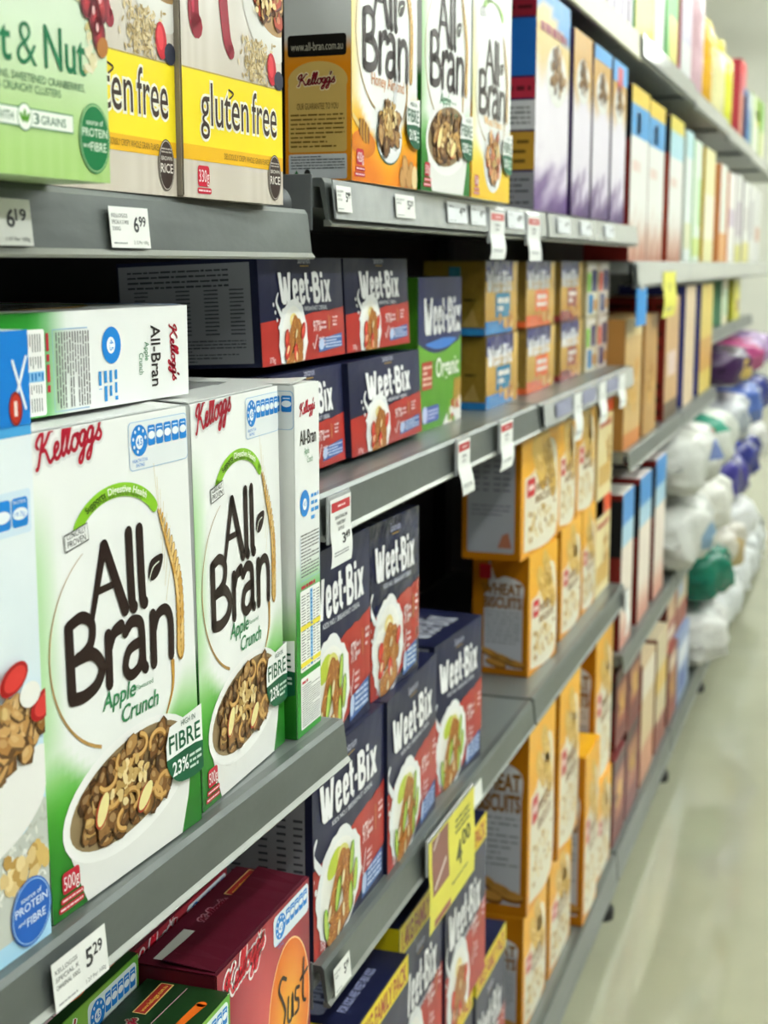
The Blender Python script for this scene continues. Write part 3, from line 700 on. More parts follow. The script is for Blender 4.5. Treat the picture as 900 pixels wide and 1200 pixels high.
# gondola bays
BAYS = [(0.36, 1.33), (1.34, 2.325), (2.335, 3.285), (3.295, 4.27), (4.28, 5.25), (5.26, 6.23), (6.24, 7.2), (7.21, 8.2)]
BN = ['nearest', 'second', 'third', 'fourth', 'fifth', 'sixth', 'seventh', 'eighth']
for (y0, y1), nm in zip(BAYS, BN):
    t = thing('shelving_frame', 'dark steel frame and back panel of the %s shelving bay' % nm, 'shelving frame', (-.96, (y0 + y1) / 2, 0), group=None)
    Y0, Y1 = -(y1 - y0) / 2, (y1 - y0) / 2
    bm = bmesh.new(); add_box(bm, -.02, 0, Y0, Y1, .02, 2.30); bmobj('back_panel', bm, DARK, t)
    for yy in (Y0, Y1 - .03):
        bm = bmesh.new(); add_box(bm, .002, .03, yy, yy + .03, 0, 2.30, .003); bmobj('post', bm, DARK, t)
def shelf(name_label, z, y0, y1, xf=XF, yaw=0.0, strip=False, bracket=False, lipm=None, lh=.046, deck=None, xb=-.925, beadm=None):
    """one steel shelf: deck, lip, bead, optional clear ticket strip and end bracket; origin at its far front corner"""
    t = thing('display_shelf', name_label, 'shelf', (xf, y1, z), (0, 0, R(yaw)))
    L = y1 - y0
    bm = bmesh.new(); extrude_y(bm, [(xb - xf, 0), (-.012, 0), (-.012, -.028), (xb - xf, -.028)], -L, 0); bmobj('deck', bm, deck or STEEL, t)
    bm = bmesh.new(); extrude_y(bm, [(-.0118, .0004), (-.003, .0002), (0, -.004), (.004, -lh + .006), (.001, -lh + .006), (-.005, -.008), (-.0118, -.008)], -L, 0); bmobj('front_lip', bm, lipm or LIP, t)
    bm = bmesh.new(); extrude_y(bm, [(-.001, -lh + .006), (.0042, -lh + .006), (.0075, -lh + .002), (.006, -lh), (-.001, -lh)], -L, 0); bmobj('edge_bead', bm, beadm or BEAD, t)
    if strip:
        bm = bmesh.new(); extrude_y(bm, [(.0055, -.0015), (.0072, -.0015), (.0108, -lh + .007), (.0088, -lh + .007)], -L + .004, -.004); bmobj('ticket_strip', bm, STRIP, t)
    if z < .2:
        bm = bmesh.new(); add_box(bm, -.38, -.045, -.045, -.015, -z + .03, -.03, .004); add_cyl(bm, (-.028, -.03, -z), (-.028, -.03, -z + .025), .030, 16); add_cyl(bm, (-.028, -.03, -z + .02), (-.028, -.03, -.03), .022, 12); bmobj('foot', bm, RUB, t)
    if bracket:
        bm = bmesh.new(); add_box(bm, -.10, -.012, -L - .003, -L, -.050, .004, .0012); b = bmobj('end_bracket', bm, UPR, t)
        bm = bmesh.new(); add_cyl(bm, (-.050, -L - .006, -.024), (-.050, -L - .002, -.024), .017, 24); bmobj('round_cap', bm, UPR, b, True)
    return t
T1, T2, M, L_, A_, B_ = 1.590, 1.622, 1.313, .811, 1.0992, .15
C_ = .666
shelf('grey steel shelf at the top left holding the granola and gluten free cartons', T1, .40, 1.302)
shelf('grey steel shelf at lower left holding the large green and white bran cartons', A_, .36, 1.287, xf=-.4706, yaw=-2.0, lh=.043, xb=-.895)
shelf('grey steel bottom shelf at lower left holding the green and maroon cartons', C_, .36, 1.295, xf=-.474)
shelf('grey shelf with clear ticket strip under the honey almond cartons', T2, 1.347, 2.325, strip=True, bracket=True)
shelf('grey shelf with clear ticket strip under the purple and white cartons', T2, 2.335, 3.285, strip=True)
shelf('grey steel shelf under the small navy wheat biscuit cartons', M, 1.325, 2.325)
shelf('grey shelf with ticket strip under the gold packs', M, 2.335, 3.285, strip=True)
shelf('grey steel shelf under the large navy wheat biscuit cartons', L_, 1.330, 2.325, bracket=True)
shelf('grey steel shelf under the two rows of amber cartons', L_, 2.335, 3.285)
shelf('grey base shelf near the floor under the tall amber cartons', B_, 2.335, 3.285, lh=.072)
shelf('grey base shelf near the floor under the second bay', B_, 1.34, 2.325, lh=.072)
TS = 2.035
shelf('beige fascia shelf overhead in the third bay', TS, 2.335, 3.285, lipm=BEIGE, beadm=BEIGE, lh=.062)
shelf('beige fascia shelf overhead in the second bay', TS, 1.34, 2.325, lipm=BEIGE, beadm=BEIGE, lh=.062)
for i in range(3, 8):
    y0, y1 = BAYS[i]; nm = BN[i]
    shelf('pale overhead shelf with ticket strip in the %s bay' % nm, TS - .01 * (i - 3), y0, y1, strip=True, lh=.055)
    shelf('grey eye level shelf with ticket strip in the %s bay' % nm, 1.545, y0, y1, strip=True, lh=.06)
    if i < 5: shelf('grey middle shelf of the %s bay' % nm, 1.115, y0, y1)
    shelf('grey lower shelf of the %s bay' % nm, .635, y0, y1)
    shelf('grey base shelf close to the floor in the %s bay' % nm, B_, y0, y1, lh=.07)

# ------------------------------------------------------------ large bran cartons, lower left
ab1 = P_allbran('cereal_box', 'green and white apple bran carton, largest in view, right beside the blue flake carton', w=.2065, h=.332, d=.063, flap=('d9dbd8', .003))
place(ab1, -.4952, .798, 1.0045, A_ + .0006, .063, -3.2)
ab2 = again(ab1, 'green and white apple bran carton second from the left, in front of the sideways one', -.4966, 1.0165, 1.2034, A_ + .0006, .063, 1.5, sx=.905)
ab3 = again(ab1, 'green and white bran carton turned so its narrow nutrition side faces the aisle')
ab3.rotation_euler = (0, 0, R(.5)); ab3.location = (-.490 - .1033, 1.2424, A_ + .0006)
ab4 = again(ab1, 'bran carton lying flat on top of the upright bran cartons, nutrition side outwards')
ab4.rotation_euler = (R(-90), 0, R(-4)); ab4.location = (-.645, .734, A_ + .332 + .0058 + .0353); ab4.scale = (1, 1.12, 1)

lean(ab1, 1.1); lean(ab2, .6)
# blue and white flake carton at the far left edge
def P_blue(label):
    w, h, d = .24, .43, .07
    t = thing('cereal_box', label, 'cereal box')
    carton(t, w, d, h, ('dfe9f0', 'cfd8de', 'd9dfe2', 'cfd8de', 'd9dfe2'))
    a = Art(*FR(w, d, h), clip=(0, 0, w, h))
    def bg(x, y):
        c = mix('e9f1f5', 'bcdcec', sst(.55, .30, y) * .9 + .12 * math.sin(17 * y + 5 * x)); c = mix(c, 'a9d6f0', sst(.14, .0, y)); return c
    a.grad(0, 0, w, h, 10, 24, bg, 0)
    a.rect(0, .366, w, h, '1676c8', 1); a.rect(0, .360, w, .367, '4aa2dc', 1)
    a.finish('front_artwork', t)
    b = Art(*FR(w, d, h), clip=(0, 0, w, h)); b.stroke([(.222, .410), (.235, .378)], .0024, 'f2f6fa', 2); b.stroke([(.237, .412), (.220, .376)], .0024, 'f2f6fa', 2); b.text('SPECIA', .05, .38, .03, .15, 'f2f6fa', 2); b.finish('title_lettering', t)
    b = Art(*FR(w, d, h), clip=(0, 0, w, h)); b.ell(.2235, .3785, .0075, .0115, '7a1c14', 3, n=20); b.ell(.2235, .3785, .0060, .0095, 'b0301c', 3.3, n=20); b.rect(.2215, .3735, .2250, .3835, 'f0dcd6', 3.6); b.finish('red_badge', t)
    b = Art(*FR(w, d, h), clip=(0, 0, w, h)); b.rect(.13, .294, .236, .324, 'd4e6f4', 1, r=.003)
    for k in range(5):
        x0 = .136 + k * .0196; b.rect(x0, .299, x0 + .018, .319, '1f7fd0', 2, r=.003); b.ell(x0 + .009, .308, .0085, .0042, 'f0f6fb', 2.4, n=16)
    b.text('PROTEIN', .2155, .3150, .0022, .014, 'f0f6fb', 3); b.text('19.7g', .2165, .3065, .003, .012, '1f7fd0', 3); b.finish('nutrient_badge', t)
    b = Art(*FR(w, d, h), clip=(0, 0, w, h))
    rd = random.Random(9)
    b.poly(catmull([(.0, .07), (.10, .078), (.17, .082), (.214, .086), (.24, .102), (.24, .02), (.0, .02)], 4), 'c4c8c0', 1)
    for k in range(420): b.ell(rd.uniform(.02, .24), rd.uniform(.045, .098), .0035, .0014, rd.choice(('dfe0d8', 'b9bcb2', 'edeee8', 'cfd2c8')), 1.5 + rd.random() * .3, rot=rd.uniform(0, 180), n=7)
    b.poly(catmull([(.0, .16), (.12, .150), (.20, .140), (.24, .142), (.24, .112), (.228, .096), (.200, .082), (.15, .074), (.05, .075), (0, .08)], 4), 'efeeea', 2)
    b.finish('bowl_picture', t)
    b = Art(*FR(w, d, h), clip=(0, 0, w, h))
    flakes(b, .135, .160, .12, .032, 0, 19, 170, .015, pal=('b98a4e', 'c99d62', 'a87840', 'd9b27a', '94662e'), l0=3, rings=0)
    for X, Y in ((.205, .198), (.120, .19), (.238, .172), (.06, .19)):
        b.ell(X, Y, .017, .010, 'a01818', 14, rot=20, n=16); b.ell(X + .001, Y, .013, .0075, 'd03a34', 14.4, rot=20, n=16)
    b.ell(.222, .183, .012, .009, 'f0efe9', 15, n=18)
    b.finish('flake_picture', t)
    b = Art(*FR(w, d, h), clip=(0, 0, w, h))
    for k in range(26): blob(b, rd.uniform(.185, .225), rd.uniform(.048, .072), .006, rd.choice(('d8bd84', 'e6d09a', 'b8924e')), 3 + k * .05, rd)
    for k in range(8): blob(b, rd.uniform(.222, .238), rd.uniform(.055, .075), .006, 'd2b068', 3 + k * .05, rd)
    b.finish('grain_picture', t)
    b = Art(*FR(w, d, h), clip=(0, 0, w, h)); b.ell(.216, .0275, .0235, .0245, '1d5cb4', 6, n=40); b.ell(.216, .0275, .0222, .0232, 'a9cbe8', 6.3, n=40); b.ell(.216, .0275, .0214, .0224, '1d5cb4', 6.6, n=40)
    for s, v, wd, hh in (('source of', .0375, .024, .0038), ('PROTEIN', .0295, .038, .0058), ('and', .0215, .008, .003), ('FIBRE', .0185, .022, .0060)): b.text(s, .216 + (-.012 if s == 'and' else .005 if s == 'FIBRE' else 0), v, hh, wd, 'eaf2fa', 7, .006, align='C', rot=2)
    b.finish('protein_badge', t)
    return t
blue = P_blue('pale blue and white flake carton with protein and fibre badge, at the left edge')
place(blue, -.5036, .568, .7896, A_ + .0006, .065, -3.0); blue.scale = (.93, .93, .93)

# ------------------------------------------------------------ top left: granola and gluten free cartons
def P_granola(label):
    w, h, d = .246, .33, .075
    t = thing('cereal_box', label, 'cereal box')
    carton(t, w, d, h, ('c6dcae', 'b2cc98', 'b2cc98', 'c6dcae', 'b2cc98'))
    a = Art(*FR(w, d, h), clip=(0, 0, w, h))
    a.grad(0, 0, w, h, 60, 24, lambda x, y: mix(mix(mix('a4c878', 'd5e6cc', sst(.02, .30, y)), 'b8d490', .35 * sst(.2, .0, y) * math.sin(90 * x + 3 * math.sin(9 * x))), 'eef3ea', .5 * sst(.25, .5, y)), 0)
    a.finish('front_artwork', t)
    b = Art(*FR(w, d, h), clip=(0, 0, w, h))
    b.text('Fruit', .078, .0660, .0240, .061, '1d7048', 2, .012); b.text('&', .1445, .0650, .0260, .022, '1d7048', 2, -.010); b.text('Nut', .1740, .0660, .0250, .046, '1d7048', 2, .012)
    b.finish('title_lettering', t)
    b = Art(*FR(w, d, h), clip=(0, 0, w, h))
    b.text('WITH SESAME RAISINS, SWEETENED CRANBERRIES,', .070, .0556, .0046, .148, '3c6b50', 2); b.text('ALMONDS & CRUNCHY CLUSTERS', .092, .0492, .0046, .098, '3c6b50', 2); b.finish('description_lettering', t)
    b = Art(*FR(w, d, h), clip=(0, 0, w, h)); b.rect(.04, .0285, .203, .0400, '2a7a56', 2); b.rect(.04, .0292, .2025, .0393, 'edf3e8', 2.4)
    b.text('WITH', .122, .0315, .0052, .0165, '2e6a50', 3, .006); b.text('3', .1595, .0312, .0062, .0055, '2e6a50', 3, .01); b.text('GRAINS', .1672, .0315, .0050, .0270, '2e6a50', 3, .006)
    b.ell(.1500, .0343, .0078, .0082, '2a7a56', 3, n=28); b.ell(.1500, .0343, .0072, .0076, 'f0f5ea', 3.3, n=28)
    for ro, dx in ((90, 0), (125, -.003), (55, .003)): b.ell(.1500 + dx, .0340 + (0 if dx else .0015), .0036, .0015, '5d9a32', 3.6, rot=ro, n=12)
    b.finish('grain_band', t)
    b = Art(*FR(w, d, h), clip=(0, 0, w, h)); b.ell(.2275, .0275, .0185, .0222, '1b7a48', 3, n=40); b.ell(.2275, .0275, .0175, .0212, 'bcdca0', 3.3, n=40); b.ell(.2275, .0275, .0168, .0205, '14703f', 3.6, n=40)
    for s, v, wd, hh in (('source of', .0360, .020, .0034), ('PROTEIN', .0285, .030, .0052), ('and', .0215, .008, .003), ('FIBRE', .0195, .019, .0056)): b.text(s, .2275 + (-.0105 if s == 'and' else .004 if s == 'FIBRE' else 0), v, hh, wd, 'e6f0dc', 4, .006, align='C')
    b.finish('protein_badge', t)
    b = Art(*FR(w, d, h), clip=(0, 0, w, h)); rd = random.Random(3)
    for k in range(70):
        x = rd.uniform(.16, .225); y = .112 + rd.uniform(0, .09) - (x - .2) * .1
        if y < .118 and x < .2: continue
        blob(b, x, y, .008, rd.choice(('c8b98a', 'e2d8b4', 'a8966a', '8a7448', 'd8cba0')), 2 + k * .03, rd, 7, .6)
    for k in range(24): blob(b, rd.uniform(.222, .243), rd.uniform(.070, .098), .0055, rd.choice(('dcd3a8', 'e8e2c4', 'c8b982')), 2 + k * .03, rd, 7, .5)
    for X, Y, r in ((.222, .112, .009), (.232, .104, .010), (.240, .112, .010), (.228, .125, .010), (.240, .128, .010), (.236, .094, .010)):
        b.ellgrad(X, Y, r * .8, r * 1.15, 'c03038', '5a1420', 5, n=18); b.ell(X - .002, Y + .004, .0016, .003, 'e8b8b8', 5.5, n=8)
    b.ell(.2395, .086, .0075, .006, 'a86c30', 6, rot=40, n=16)
    b.finish('fruit_picture', t)
    return t
g = P_granola('pale green fruit and nut carton at the top left corner'); place(g, -.472, .606, .850, T1 + .0006, .072, -2.5); g.scale = (.96, .96, .96)

def P_gluten(label, w=.176, h=.30, d=.055):
    t = thing('cereal_box', label, 'cereal box'); k = w / .176
    carton(t, w, d, h, ('c9c0b4', '9a8f84', '9a928a', 'b9b0a6', 'b9b0a6'))
    a = Art(*FR(w, d, h), clip=(0, 0, w, h))
    a.grad(0, 0, w, h, 70, 10, lambda x, y: mix(mix('cfc6ba', 'e6e2dd', sst(.3, .6, y)), 'b0a595', .22 * (.5 + .5 * math.sin(60 * x + 8 * math.sin(7 * x)))), 0)
    a.rect(0, .0285, w, .0400, 'e8b21c', 1); a.rect(0, .0400, w, .0968, 'f2d928', 1); a.rect(0, .0962, w, .0974, 'b39a4a', 1.3)
    a.finish('front_artwork', t)
    b = Art(*FR(w, d, h), clip=(0, 0, w, h))
    for s, x, wd in (('gluten', .028, .082), ('free', .1165, .047)):
        b.text(s, x * k, .0565, .0325, wd * k, 'f4f0dc', 2, .045); b.text(s, x * k, .0565, .0325, wd * k, '3a2a20', 3, .002)
    b.stroke([(.0755, .0870), (.0835, .0845), (.0765, .0800)], .0016, '3a2a20', 3, smooth=4)
    b.text('DELICIOUSLY CRISPY WHOLE GRAIN FLAKES', .066 * k, .0322, .0046, .082 * k, '7a5c1a', 3); b.finish('title_lettering', t)
    b = Art(*FR(w, d, h), clip=(0, 0, w, h)); b.rect(.0215 * k, .0090, .0405 * k, .0250, 'c42038', 2, r=.003); b.text('330g', .0230 * k, .0125, .0092, .0165 * k, 'f6e4e6', 3)
    b.rect(.0205 * k, .0035, .0435 * k, .0080, 'c42038', 2, r=.002); b.lines(.022 * k, .0045, .042 * k, .0072, 1, 'f0d0d4', 3); b.finish('weight_badge', t)
    b = Art(*FR(w, d, h), clip=(0, 0, w, h)); b.ell(.1590 * k, .0225, .0125, .0190, '3a2c26', 3, n=36); b.ell(.1590 * k, .0225, .0117, .0181, 'd8cfc4', 3.2, n=36); b.ell(.1590 * k, .0225, .0111, .0175, '3a2c26', 3.5, n=36)
    b.text('BROWN', .1590 * k, .0260, .0030, .017, 'e6e0d8', 4, align='C'); b.text('RICE', .1590 * k, .0170, .0065, .019, 'e6e0d8', 4, .01, align='C'); b.lines(.151 * k, .031, .167 * k, .0355, 2, 'b8b0a6', 4); b.finish('rice_badge', t)
    b = Art(*FR(w, d, h), clip=(0, 0, w, h)); rd = random.Random(8)
    b.stroke([(.0220, .20), (.0205, .165), (.0200, .138), (.0245, .1290)], lambda q: .014 + .005 * q, '8c1428', 2, smooth=6)   # red letter strokes
    b.stroke([(.066, .20), (.068, .160), (.074, .128), (.081, .117)], lambda q: .017 - .005 * q, '8c1428', 2, smooth=6)
    b.stroke([(.0200, .19), (.0190, .165), (.0190, .140)], .004, 'b8304a', 2.4, smooth=6); b.finish('red_lettering', t)
    b = Art(*FR(w, d, h), clip=(0, 0, w, h))
    b.ellgrad(.162, .178, .062, .060, 'f2f2f0', 'd8d6d0', 2, n=40); b.ellgrad(.166, .186, .050, .046, '8a6a44', 'a8865a', 2.6)
    flakes(b, .155, .186, .046, .042, 0, 31, 70, .012, l0=3, pal=('b98a4e', 'c99d62', '8a5a2c', 'a8442c', '6a4020'), rings=0)
    for k2 in range(230):
        b.ell(rd.gauss(.128, .013), rd.uniform(.099, .132), .0032, .0011, rd.choice(('c8b48a', 'b49c6c', 'dccba4', '9c8658')), 3 + rd.random() * .5, rot=rd.uniform(0, 180), n=6)
    b.ell(.1545, .1120, .0085, .0135, 'b8202c', 5, rot=8, n=18); b.ell(.153, .114, .005, .009, 'd84048', 5.4, rot=8, n=14); b.ell(.168, .104, .009, .008, '2c3040', 5.2, n=14)
    b.finish('bowl_picture', t)
    return t
gl = P_gluten('gluten free flake carton with yellow band, nearest the end of the top left shelf'); place(gl, -.500, 1.030, 1.204, T1 + .0006, .055, -3)
again(gl, 'gluten free flake carton standing between the pale green carton and its twin', -.512, .854, 1.027, T1 + .0006, .055, -1)

# ------------------------------------------------------------ top shelf, second bay: bran cartons
hn = P_allbran('cereal_box', 'honey almond bran carton in amber and white, first on the upper shelf', w=.198, h=.34, d=.072, kind='honey', lower=-.040, group=None)
place(hn, -.500, 1.408, 1.604, T2 + .0006, .072, -2)
t = P_allbran('cereal_box', 'green and white apple bran carton on the upper shelf, beside the honey almond one', w=.186, h=.335, d=.068, kind='apple', lower=-.030, detail=False)
place(t, -.490, 1.613, 1.797, T2 + .0006, .068, -2)
t = P_allbran('cereal_box', 'yellow and white wheat flake bran carton on the upper shelf', w=.215, h=.30, d=.068, kind='wheat', lower=-.030, detail=False)
place(t, -.488, 1.806, 2.02, T2 + .0006, .068, 1)

# ------------------------------------------------------------ generic cartons seen out of focus further down the aisle
def P_plain(label, w, h, d, front, side, bands=(), top=None, pic=None, title=None, group=None, name='cereal_box', cat='cereal box', side_bands=(), m=None, grad_=None, logo=None):
    """bands: (v0, v1, colour) fractions of the height; pic: (cu, cv, ru, rv, kind); title: (v, height, colour)"""
    t = thing(name, label, cat, group=group)
    carton(t, w, d, h, (front, side, side, top or mix(front, 'ffffff', .1), side), m=m)
    a = Art(*FR(w, d, h), clip=(0, 0, w, h))
    a.grad(0, 0, w, h, 6, 24, (lambda x, y: tohex(front)) if grad_ is None else grad_, 0)
    for q in bands:
        v0, v1, col = q[:3]; u0, u1 = (q[3], q[4]) if len(q) > 3 else (0, 1)
        a.rect(u0 * w, v0 * h, u1 * w, v1 * h, col, 1)
    a.finish('front_artwork', t, m)
    if pic:
        b = Art(*FR(w, d, h), clip=(0, 0, w, h)); cu, cv, ru, rv, kind = pic
        cu *= w; cv *= h; ru *= w; rv *= h
        rd = random.Random(int(w * 1e4) + int(h * 1e4))
        if kind == 'biscuits':
            for k in range(7):
                blob(b, cu + rd.uniform(-.6, .6) * ru, cv + rd.uniform(-.6, .6) * rv, ru * .45, rd.choice(('c8923c', 'd8a850', 'b07c2c')), 3 + k * .2, rd, 10, .55, rd.uniform(-40, 60))
            for k in range(50): b.ell(cu + rd.uniform(-.8, .8) * ru, cv + rd.uniform(-.8, .8) * rv, ru * .09, ru * .03, rd.choice(('e8cc8a', '9a6a24', 'f0dca8')), 5, rot=rd.uniform(0, 180), n=6)
        elif kind == 'bowl':
            b.ellgrad(cu, cv, ru, rv, 'ffffff', 'e0e0dc', 2); flakes(b, cu, cv + rv * .1, ru * .85, rv * .8, 0, 4, 30, ru * .25, l0=3, rings=0, clusters=False)
        elif kind == 'grapes':
            for k in range(16): b.ellgrad(cu + rd.uniform(-.8, .8) * ru, cv + rd.uniform(-.8, .8) * rv, ru * .26, ru * .26, '8a5a9c', '3c1c50', 3 + k * .1, n=12, rings=2)
        b.finish('bowl_picture', t, m)
    if title:
        b = Art(*FR(w, d, h), clip=(0, 0, w, h))
        for v, hh, col in ([title] if not isinstance(title, list) else title):
            b.lines(.1 * w, v * h, .9 * w, (v + hh) * h, 1, col, 4, fill=.9, seed=int(v * 100) + 2)
        b.finish('title_lettering', t, m)
    if logo:
        b = Art(*FR(w, d, h), clip=(0, 0, w, h)); lu, lv, lw, lh_, col = logo; b.rect((lu - lw / 2) * w, (lv - lh_ / 2) * h, (lu + lw / 2) * w, (lv + lh_ / 2) * h, col, 4, r=min(w * lw, h * lh_) * .3); b.finish('brand_badge', t, m)
    if side_bands:
        b = Art(*LS(w, d, h), clip=(0, 0, d, h))
        for q in side_bands:
            v0, v1, col = q[:3]; u0, u1 = (q[3], q[4]) if len(q) > 3 else (.06, .94)
            b.rect(u0 * d, v0 * h, u1 * d, v1 * h, col, 1)
            if len(q) > 5: b.lines((u0 + .05) * d, (v0 + .02) * h, (u1 - .05) * d, (v1 - .02) * h, q[5], mix(col, '000000', .45), 2, fill=.45, seed=int(v0 * 50) + 1)
        b.finish('nutrition_side', t, m)
    return t
# purple and white raisin bran cartons
def purple_grad(x, y): return mix(mix('5a3c78', 'e6e0ea', sst(.0, .26, y + .10 * math.sin(14 * x) * math.sin(31 * y + 9 * x))), mix('b8924c', 'ddc888', y), sst(.58, .76, y + .05 * math.sin(9 * x))) if y < .88 + .06 * math.sin(5 * x) else tohex('4a8ec8')
pu = P_plain('purple and white sultana carton with printed blue and maroon near side, upper shelf', .255, .335, .14, 'e8e4ea', '3a2658', top='5a3c78',
             grad_=purple_grad, pic=(.6, .64, .3, .14, 'bowl'), title=(.80, .05, '8a2430'), side_bands=((.86, .99, '8a2030', 0, 1, 2), (.60, .85, '1c62b4', 0, 1), (.50, .59, 'a8283c', 0, 1, 1), (.36, .49, 'd0d0d4', 0, 1, 4), (.18, .35, 'b88c30', 0, 1, 3), (.0, .17, '8c8c94', 0, 1, 5)))
place(pu, -.505, 2.245, 2.50, T2 + .0006, .14)
pu2 = P_plain('purple and white sultana carton, middle one of three on the upper shelf', .165, .310, .07, 'e8e4ea', '3a2658', top='5a3c78', grad_=lambda x, y: mix(mix('4c3068', 'e2dce8', sst(.0, .26, y + .12 * math.sin(12 * x) * math.sin(27 * y + 7 * x))), 'c09444', sst(.60, .78, y + .06 * math.sin(8 * x))), pic=(.5, .74, .35, .12, 'bowl'))
place(pu2, -.500, 2.515, 2.68, T2 + .0006, .07)
pu3 = again(pu2, 'purple and white sultana carton with sky blue top edge, next to the dark post', -.500, 2.70, 2.88, T2 + .0006, .07, sx=1.09)
pu4 = again(pu2, 'purple and white sultana carton furthest along the upper shelf', -.500, 2.90, 3.07, T2 + .0006, .07)
b = Art(*FR(.165, .07, .31), clip=(0, 0, .165, .31)); b.rect(0, .27, .165, .31, '4a9ad8', 5); b.rect(.05, .25, .11, .30, 'c8505a', 5.5); b.finish('blue_header', pu4)
b = Art(*FR(.165, .07, .31), clip=(0, 0, .165, .31)); b.rect(0, .285, .165, .31, '4a9ad8', 5); b.finish('blue_header', pu3)

# ------------------------------------------------------------ small navy cartons on the middle shelf
ws = P_weetbix('cereal_box', 'small navy wheat biscuit carton on the upper row, nearest the lying bran carton', .240, .108, .155, 'red', small=True, top_text=False)
lean(place(ws, -.571, 1.333, 1.573, M + .1125, .155, 0), 2.4, -.001, .0095)
lean(again(ws, 'small navy wheat biscuit carton on the upper row, beside the green organic pack', -.566, 1.582, 1.818, M + .1125, .155, 0), 2.4, -.006, .0095)
lean(again(ws, 'small navy wheat biscuit carton on the lower row, partly hidden by the bran cartons', -.560, 1.332, 1.540, M + .0006, .155, 0, sx=.86), 2.4, 0, .0042)
lean(again(ws, 'small navy wheat biscuit carton on the lower row, fully in view', -.557, 1.548, 1.834, M + .0006, .155, .8, sx=1.19), 2.4, 0, .0042)

def P_organic(label):
    w, h, d = .215, .208, .09
    t = thing('cereal_box', label, 'cereal box'); carton(t, w, d, h, ('5a9a28', '3f7a1c', '4a8a20', '1e2450', '3f7a1c'))
    a = Art(*FR(w, d, h), clip=(0, 0, w, h)); a.grad(0, 0, w, h, 8, 14, lambda x, y: mix('4a8a22', '76ae30', y), 0)
    a.poly(catmull([(0, .120), (.05, .108), (.11, .104), (.17, .112), (w, .128), (w, h), (0, h)], 4), '20265a', 1)
    a.poly(catmull([(.03, .118), (.08, .110), (.14, .110), (.19, .120), (.12, .124)], 4), '3c78c8', 1.4)
    a.finish('front_artwork', t)
    b = Art(*FR(w, d, h)); weet_bix(b, .025, .130, .050, .185); b.text('Organic', .085, .070, .026, .115, 'eef2e4', 3, .02); b.finish('title_lettering', t)
    b = Art(*FR(w, d, h)); b.rect(.018, .056, .066, .094, 'b03a28', 2); b.lines(.022, .060, .062, .090, 4, 'e8c8b8', 3); b.finish('claim_badge', t)
    b = Art(*FR(w, d, h), clip=(0, 0, w, h)); b.rect(.02, .010, .10, .032, '4858a8', 2, r=.004); b.ell(.032, .022, .012, .012, 'c8d0ec', 2.5, n=16); b.lines(.048, .013, .096, .028, 3, 'c8d0ec', 3); b.finish('nutrient_badge', t)
    b = Art(*FR(w, d, h), clip=(0, 0, w, h)); rd = random.Random(4)
    b.poly(catmull([(.12, .0), (.15, .02), (.19, .032), (w, .034), (w, 0)], 4), 'e8e6e0', 2)
    for k in range(12): b.ell(rd.uniform(.14, .21), rd.uniform(.0, .03), .008, .006, rd.choice(('c03a28', 'e8e0c8', '6a9c2c')), 3 + k * .1, n=10)
    for k in range(5): b.stroke([(.175 + .008 * k, .02), (.18 + .008 * k, .06)], .005, 'd8a848', 3.2)
    b.finish('wheat_picture', t); return t
t = P_organic('green and navy organic wheat biscuit pack on the middle shelf'); place(t, -.573, 1.862, 2.075, M + .0006, .09, 0)

# gold packs, film wrapped: a carton with crimped ends, in two rows
def P_gold(label, w, h, d, block, foot, top='22226a', m=FILM):
    t = thing('biscuit_pack', label, 'biscuit pack')
    carton(t, w, d, h, ('c8a040', '8a6c28', '8a6c28', 'b89038', '8a6c28'), m=m)
    a = Art(*FR(w, d, h), clip=(0, 0, w, h)); a.grad(0, 0, w, h, 8, 12, lambda x, y: mix('b8862c', 'ddb860', y), 0)
    a.rect(0, .72 * h, w * .84, h, top, 1); a.rect(0, 0, w * .84, .18 * h, foot, 1); a.finish('front_artwork', t, m)
    b = Art(*FR(w, d, h)); weet_bix(b, .03 * w, .58 * h, .28 * h, .76 * w); b.finish('title_lettering', t, m)
    b = Art(*FR(w, d, h)); b.rect(.30 * w, .22 * h, .76 * w, .56 * h, block, 2, r=.004); b.lines(.36 * w, .28 * h, .70 * w, .50 * h, 2, 'f0ece4', 3, fill=.7); b.finish('flavour_badge', t, m)
    b = Art(*FR(w, d, h), clip=(0, 0, w, h)); rd = random.Random(2)
    for k in range(9): blob(b, rd.uniform(.05, .8) * w, rd.uniform(.05, .24) * h, .010, rd.choice(('d8a050', 'e8c07a', 'b4782c')), 3 + k * .1, rd)
    b.finish('biscuit_picture', t, m)
    # pleated end fold
    bm = bmesh.new()
    for k in range(7):
        z0 = h * k / 7; add_box(bm, w / 2, w / 2 + .004 + .003 * (k % 2), -d / 2 + .004, d / 2 - .004, z0 + .001, z0 + h / 7 - .001, .0008)
    bm.normal_update(); me = bpy.data.meshes.new('end_fold'); bm.to_mesh(me); bm.free()
    ca = me.color_attributes.new('Col', 'FLOAT_COLOR', 'CORNER')
    for dd in ca.data: dd.color = (*lin('dcd6c8'), 1)
    me.materials.append(m); link('end_fold', me, t)
    b = Art(*LS(w, d, h), clip=(0, 0, d, h)); b.rect(0, 0, d, .10 * h, foot, 1); b.rect(.42 * d, .66 * h, .60 * d, .92 * h, '3c7a96', 1); b.lines(.66 * d, .45 * h, .84 * d, .5 * h, 1, '3c3414', 2)
    b.poly([(.62 * d, .12 * h), (.9 * d, .12 * h), (.8 * d, .36 * h)], 'a8884a', 1); b.finish('printed_side', t, m)
    return t
GZ = [M + .0006, M + .0006 + .1165]
gp = {}
gold = [('blue', '2c7aa0', '2a78b8', 2.200, .212), ('orange', 'e0642c', 'd8602c', 2.480, .235), ('maroon', '9c4438', '8a3430', 2.775, .21)]
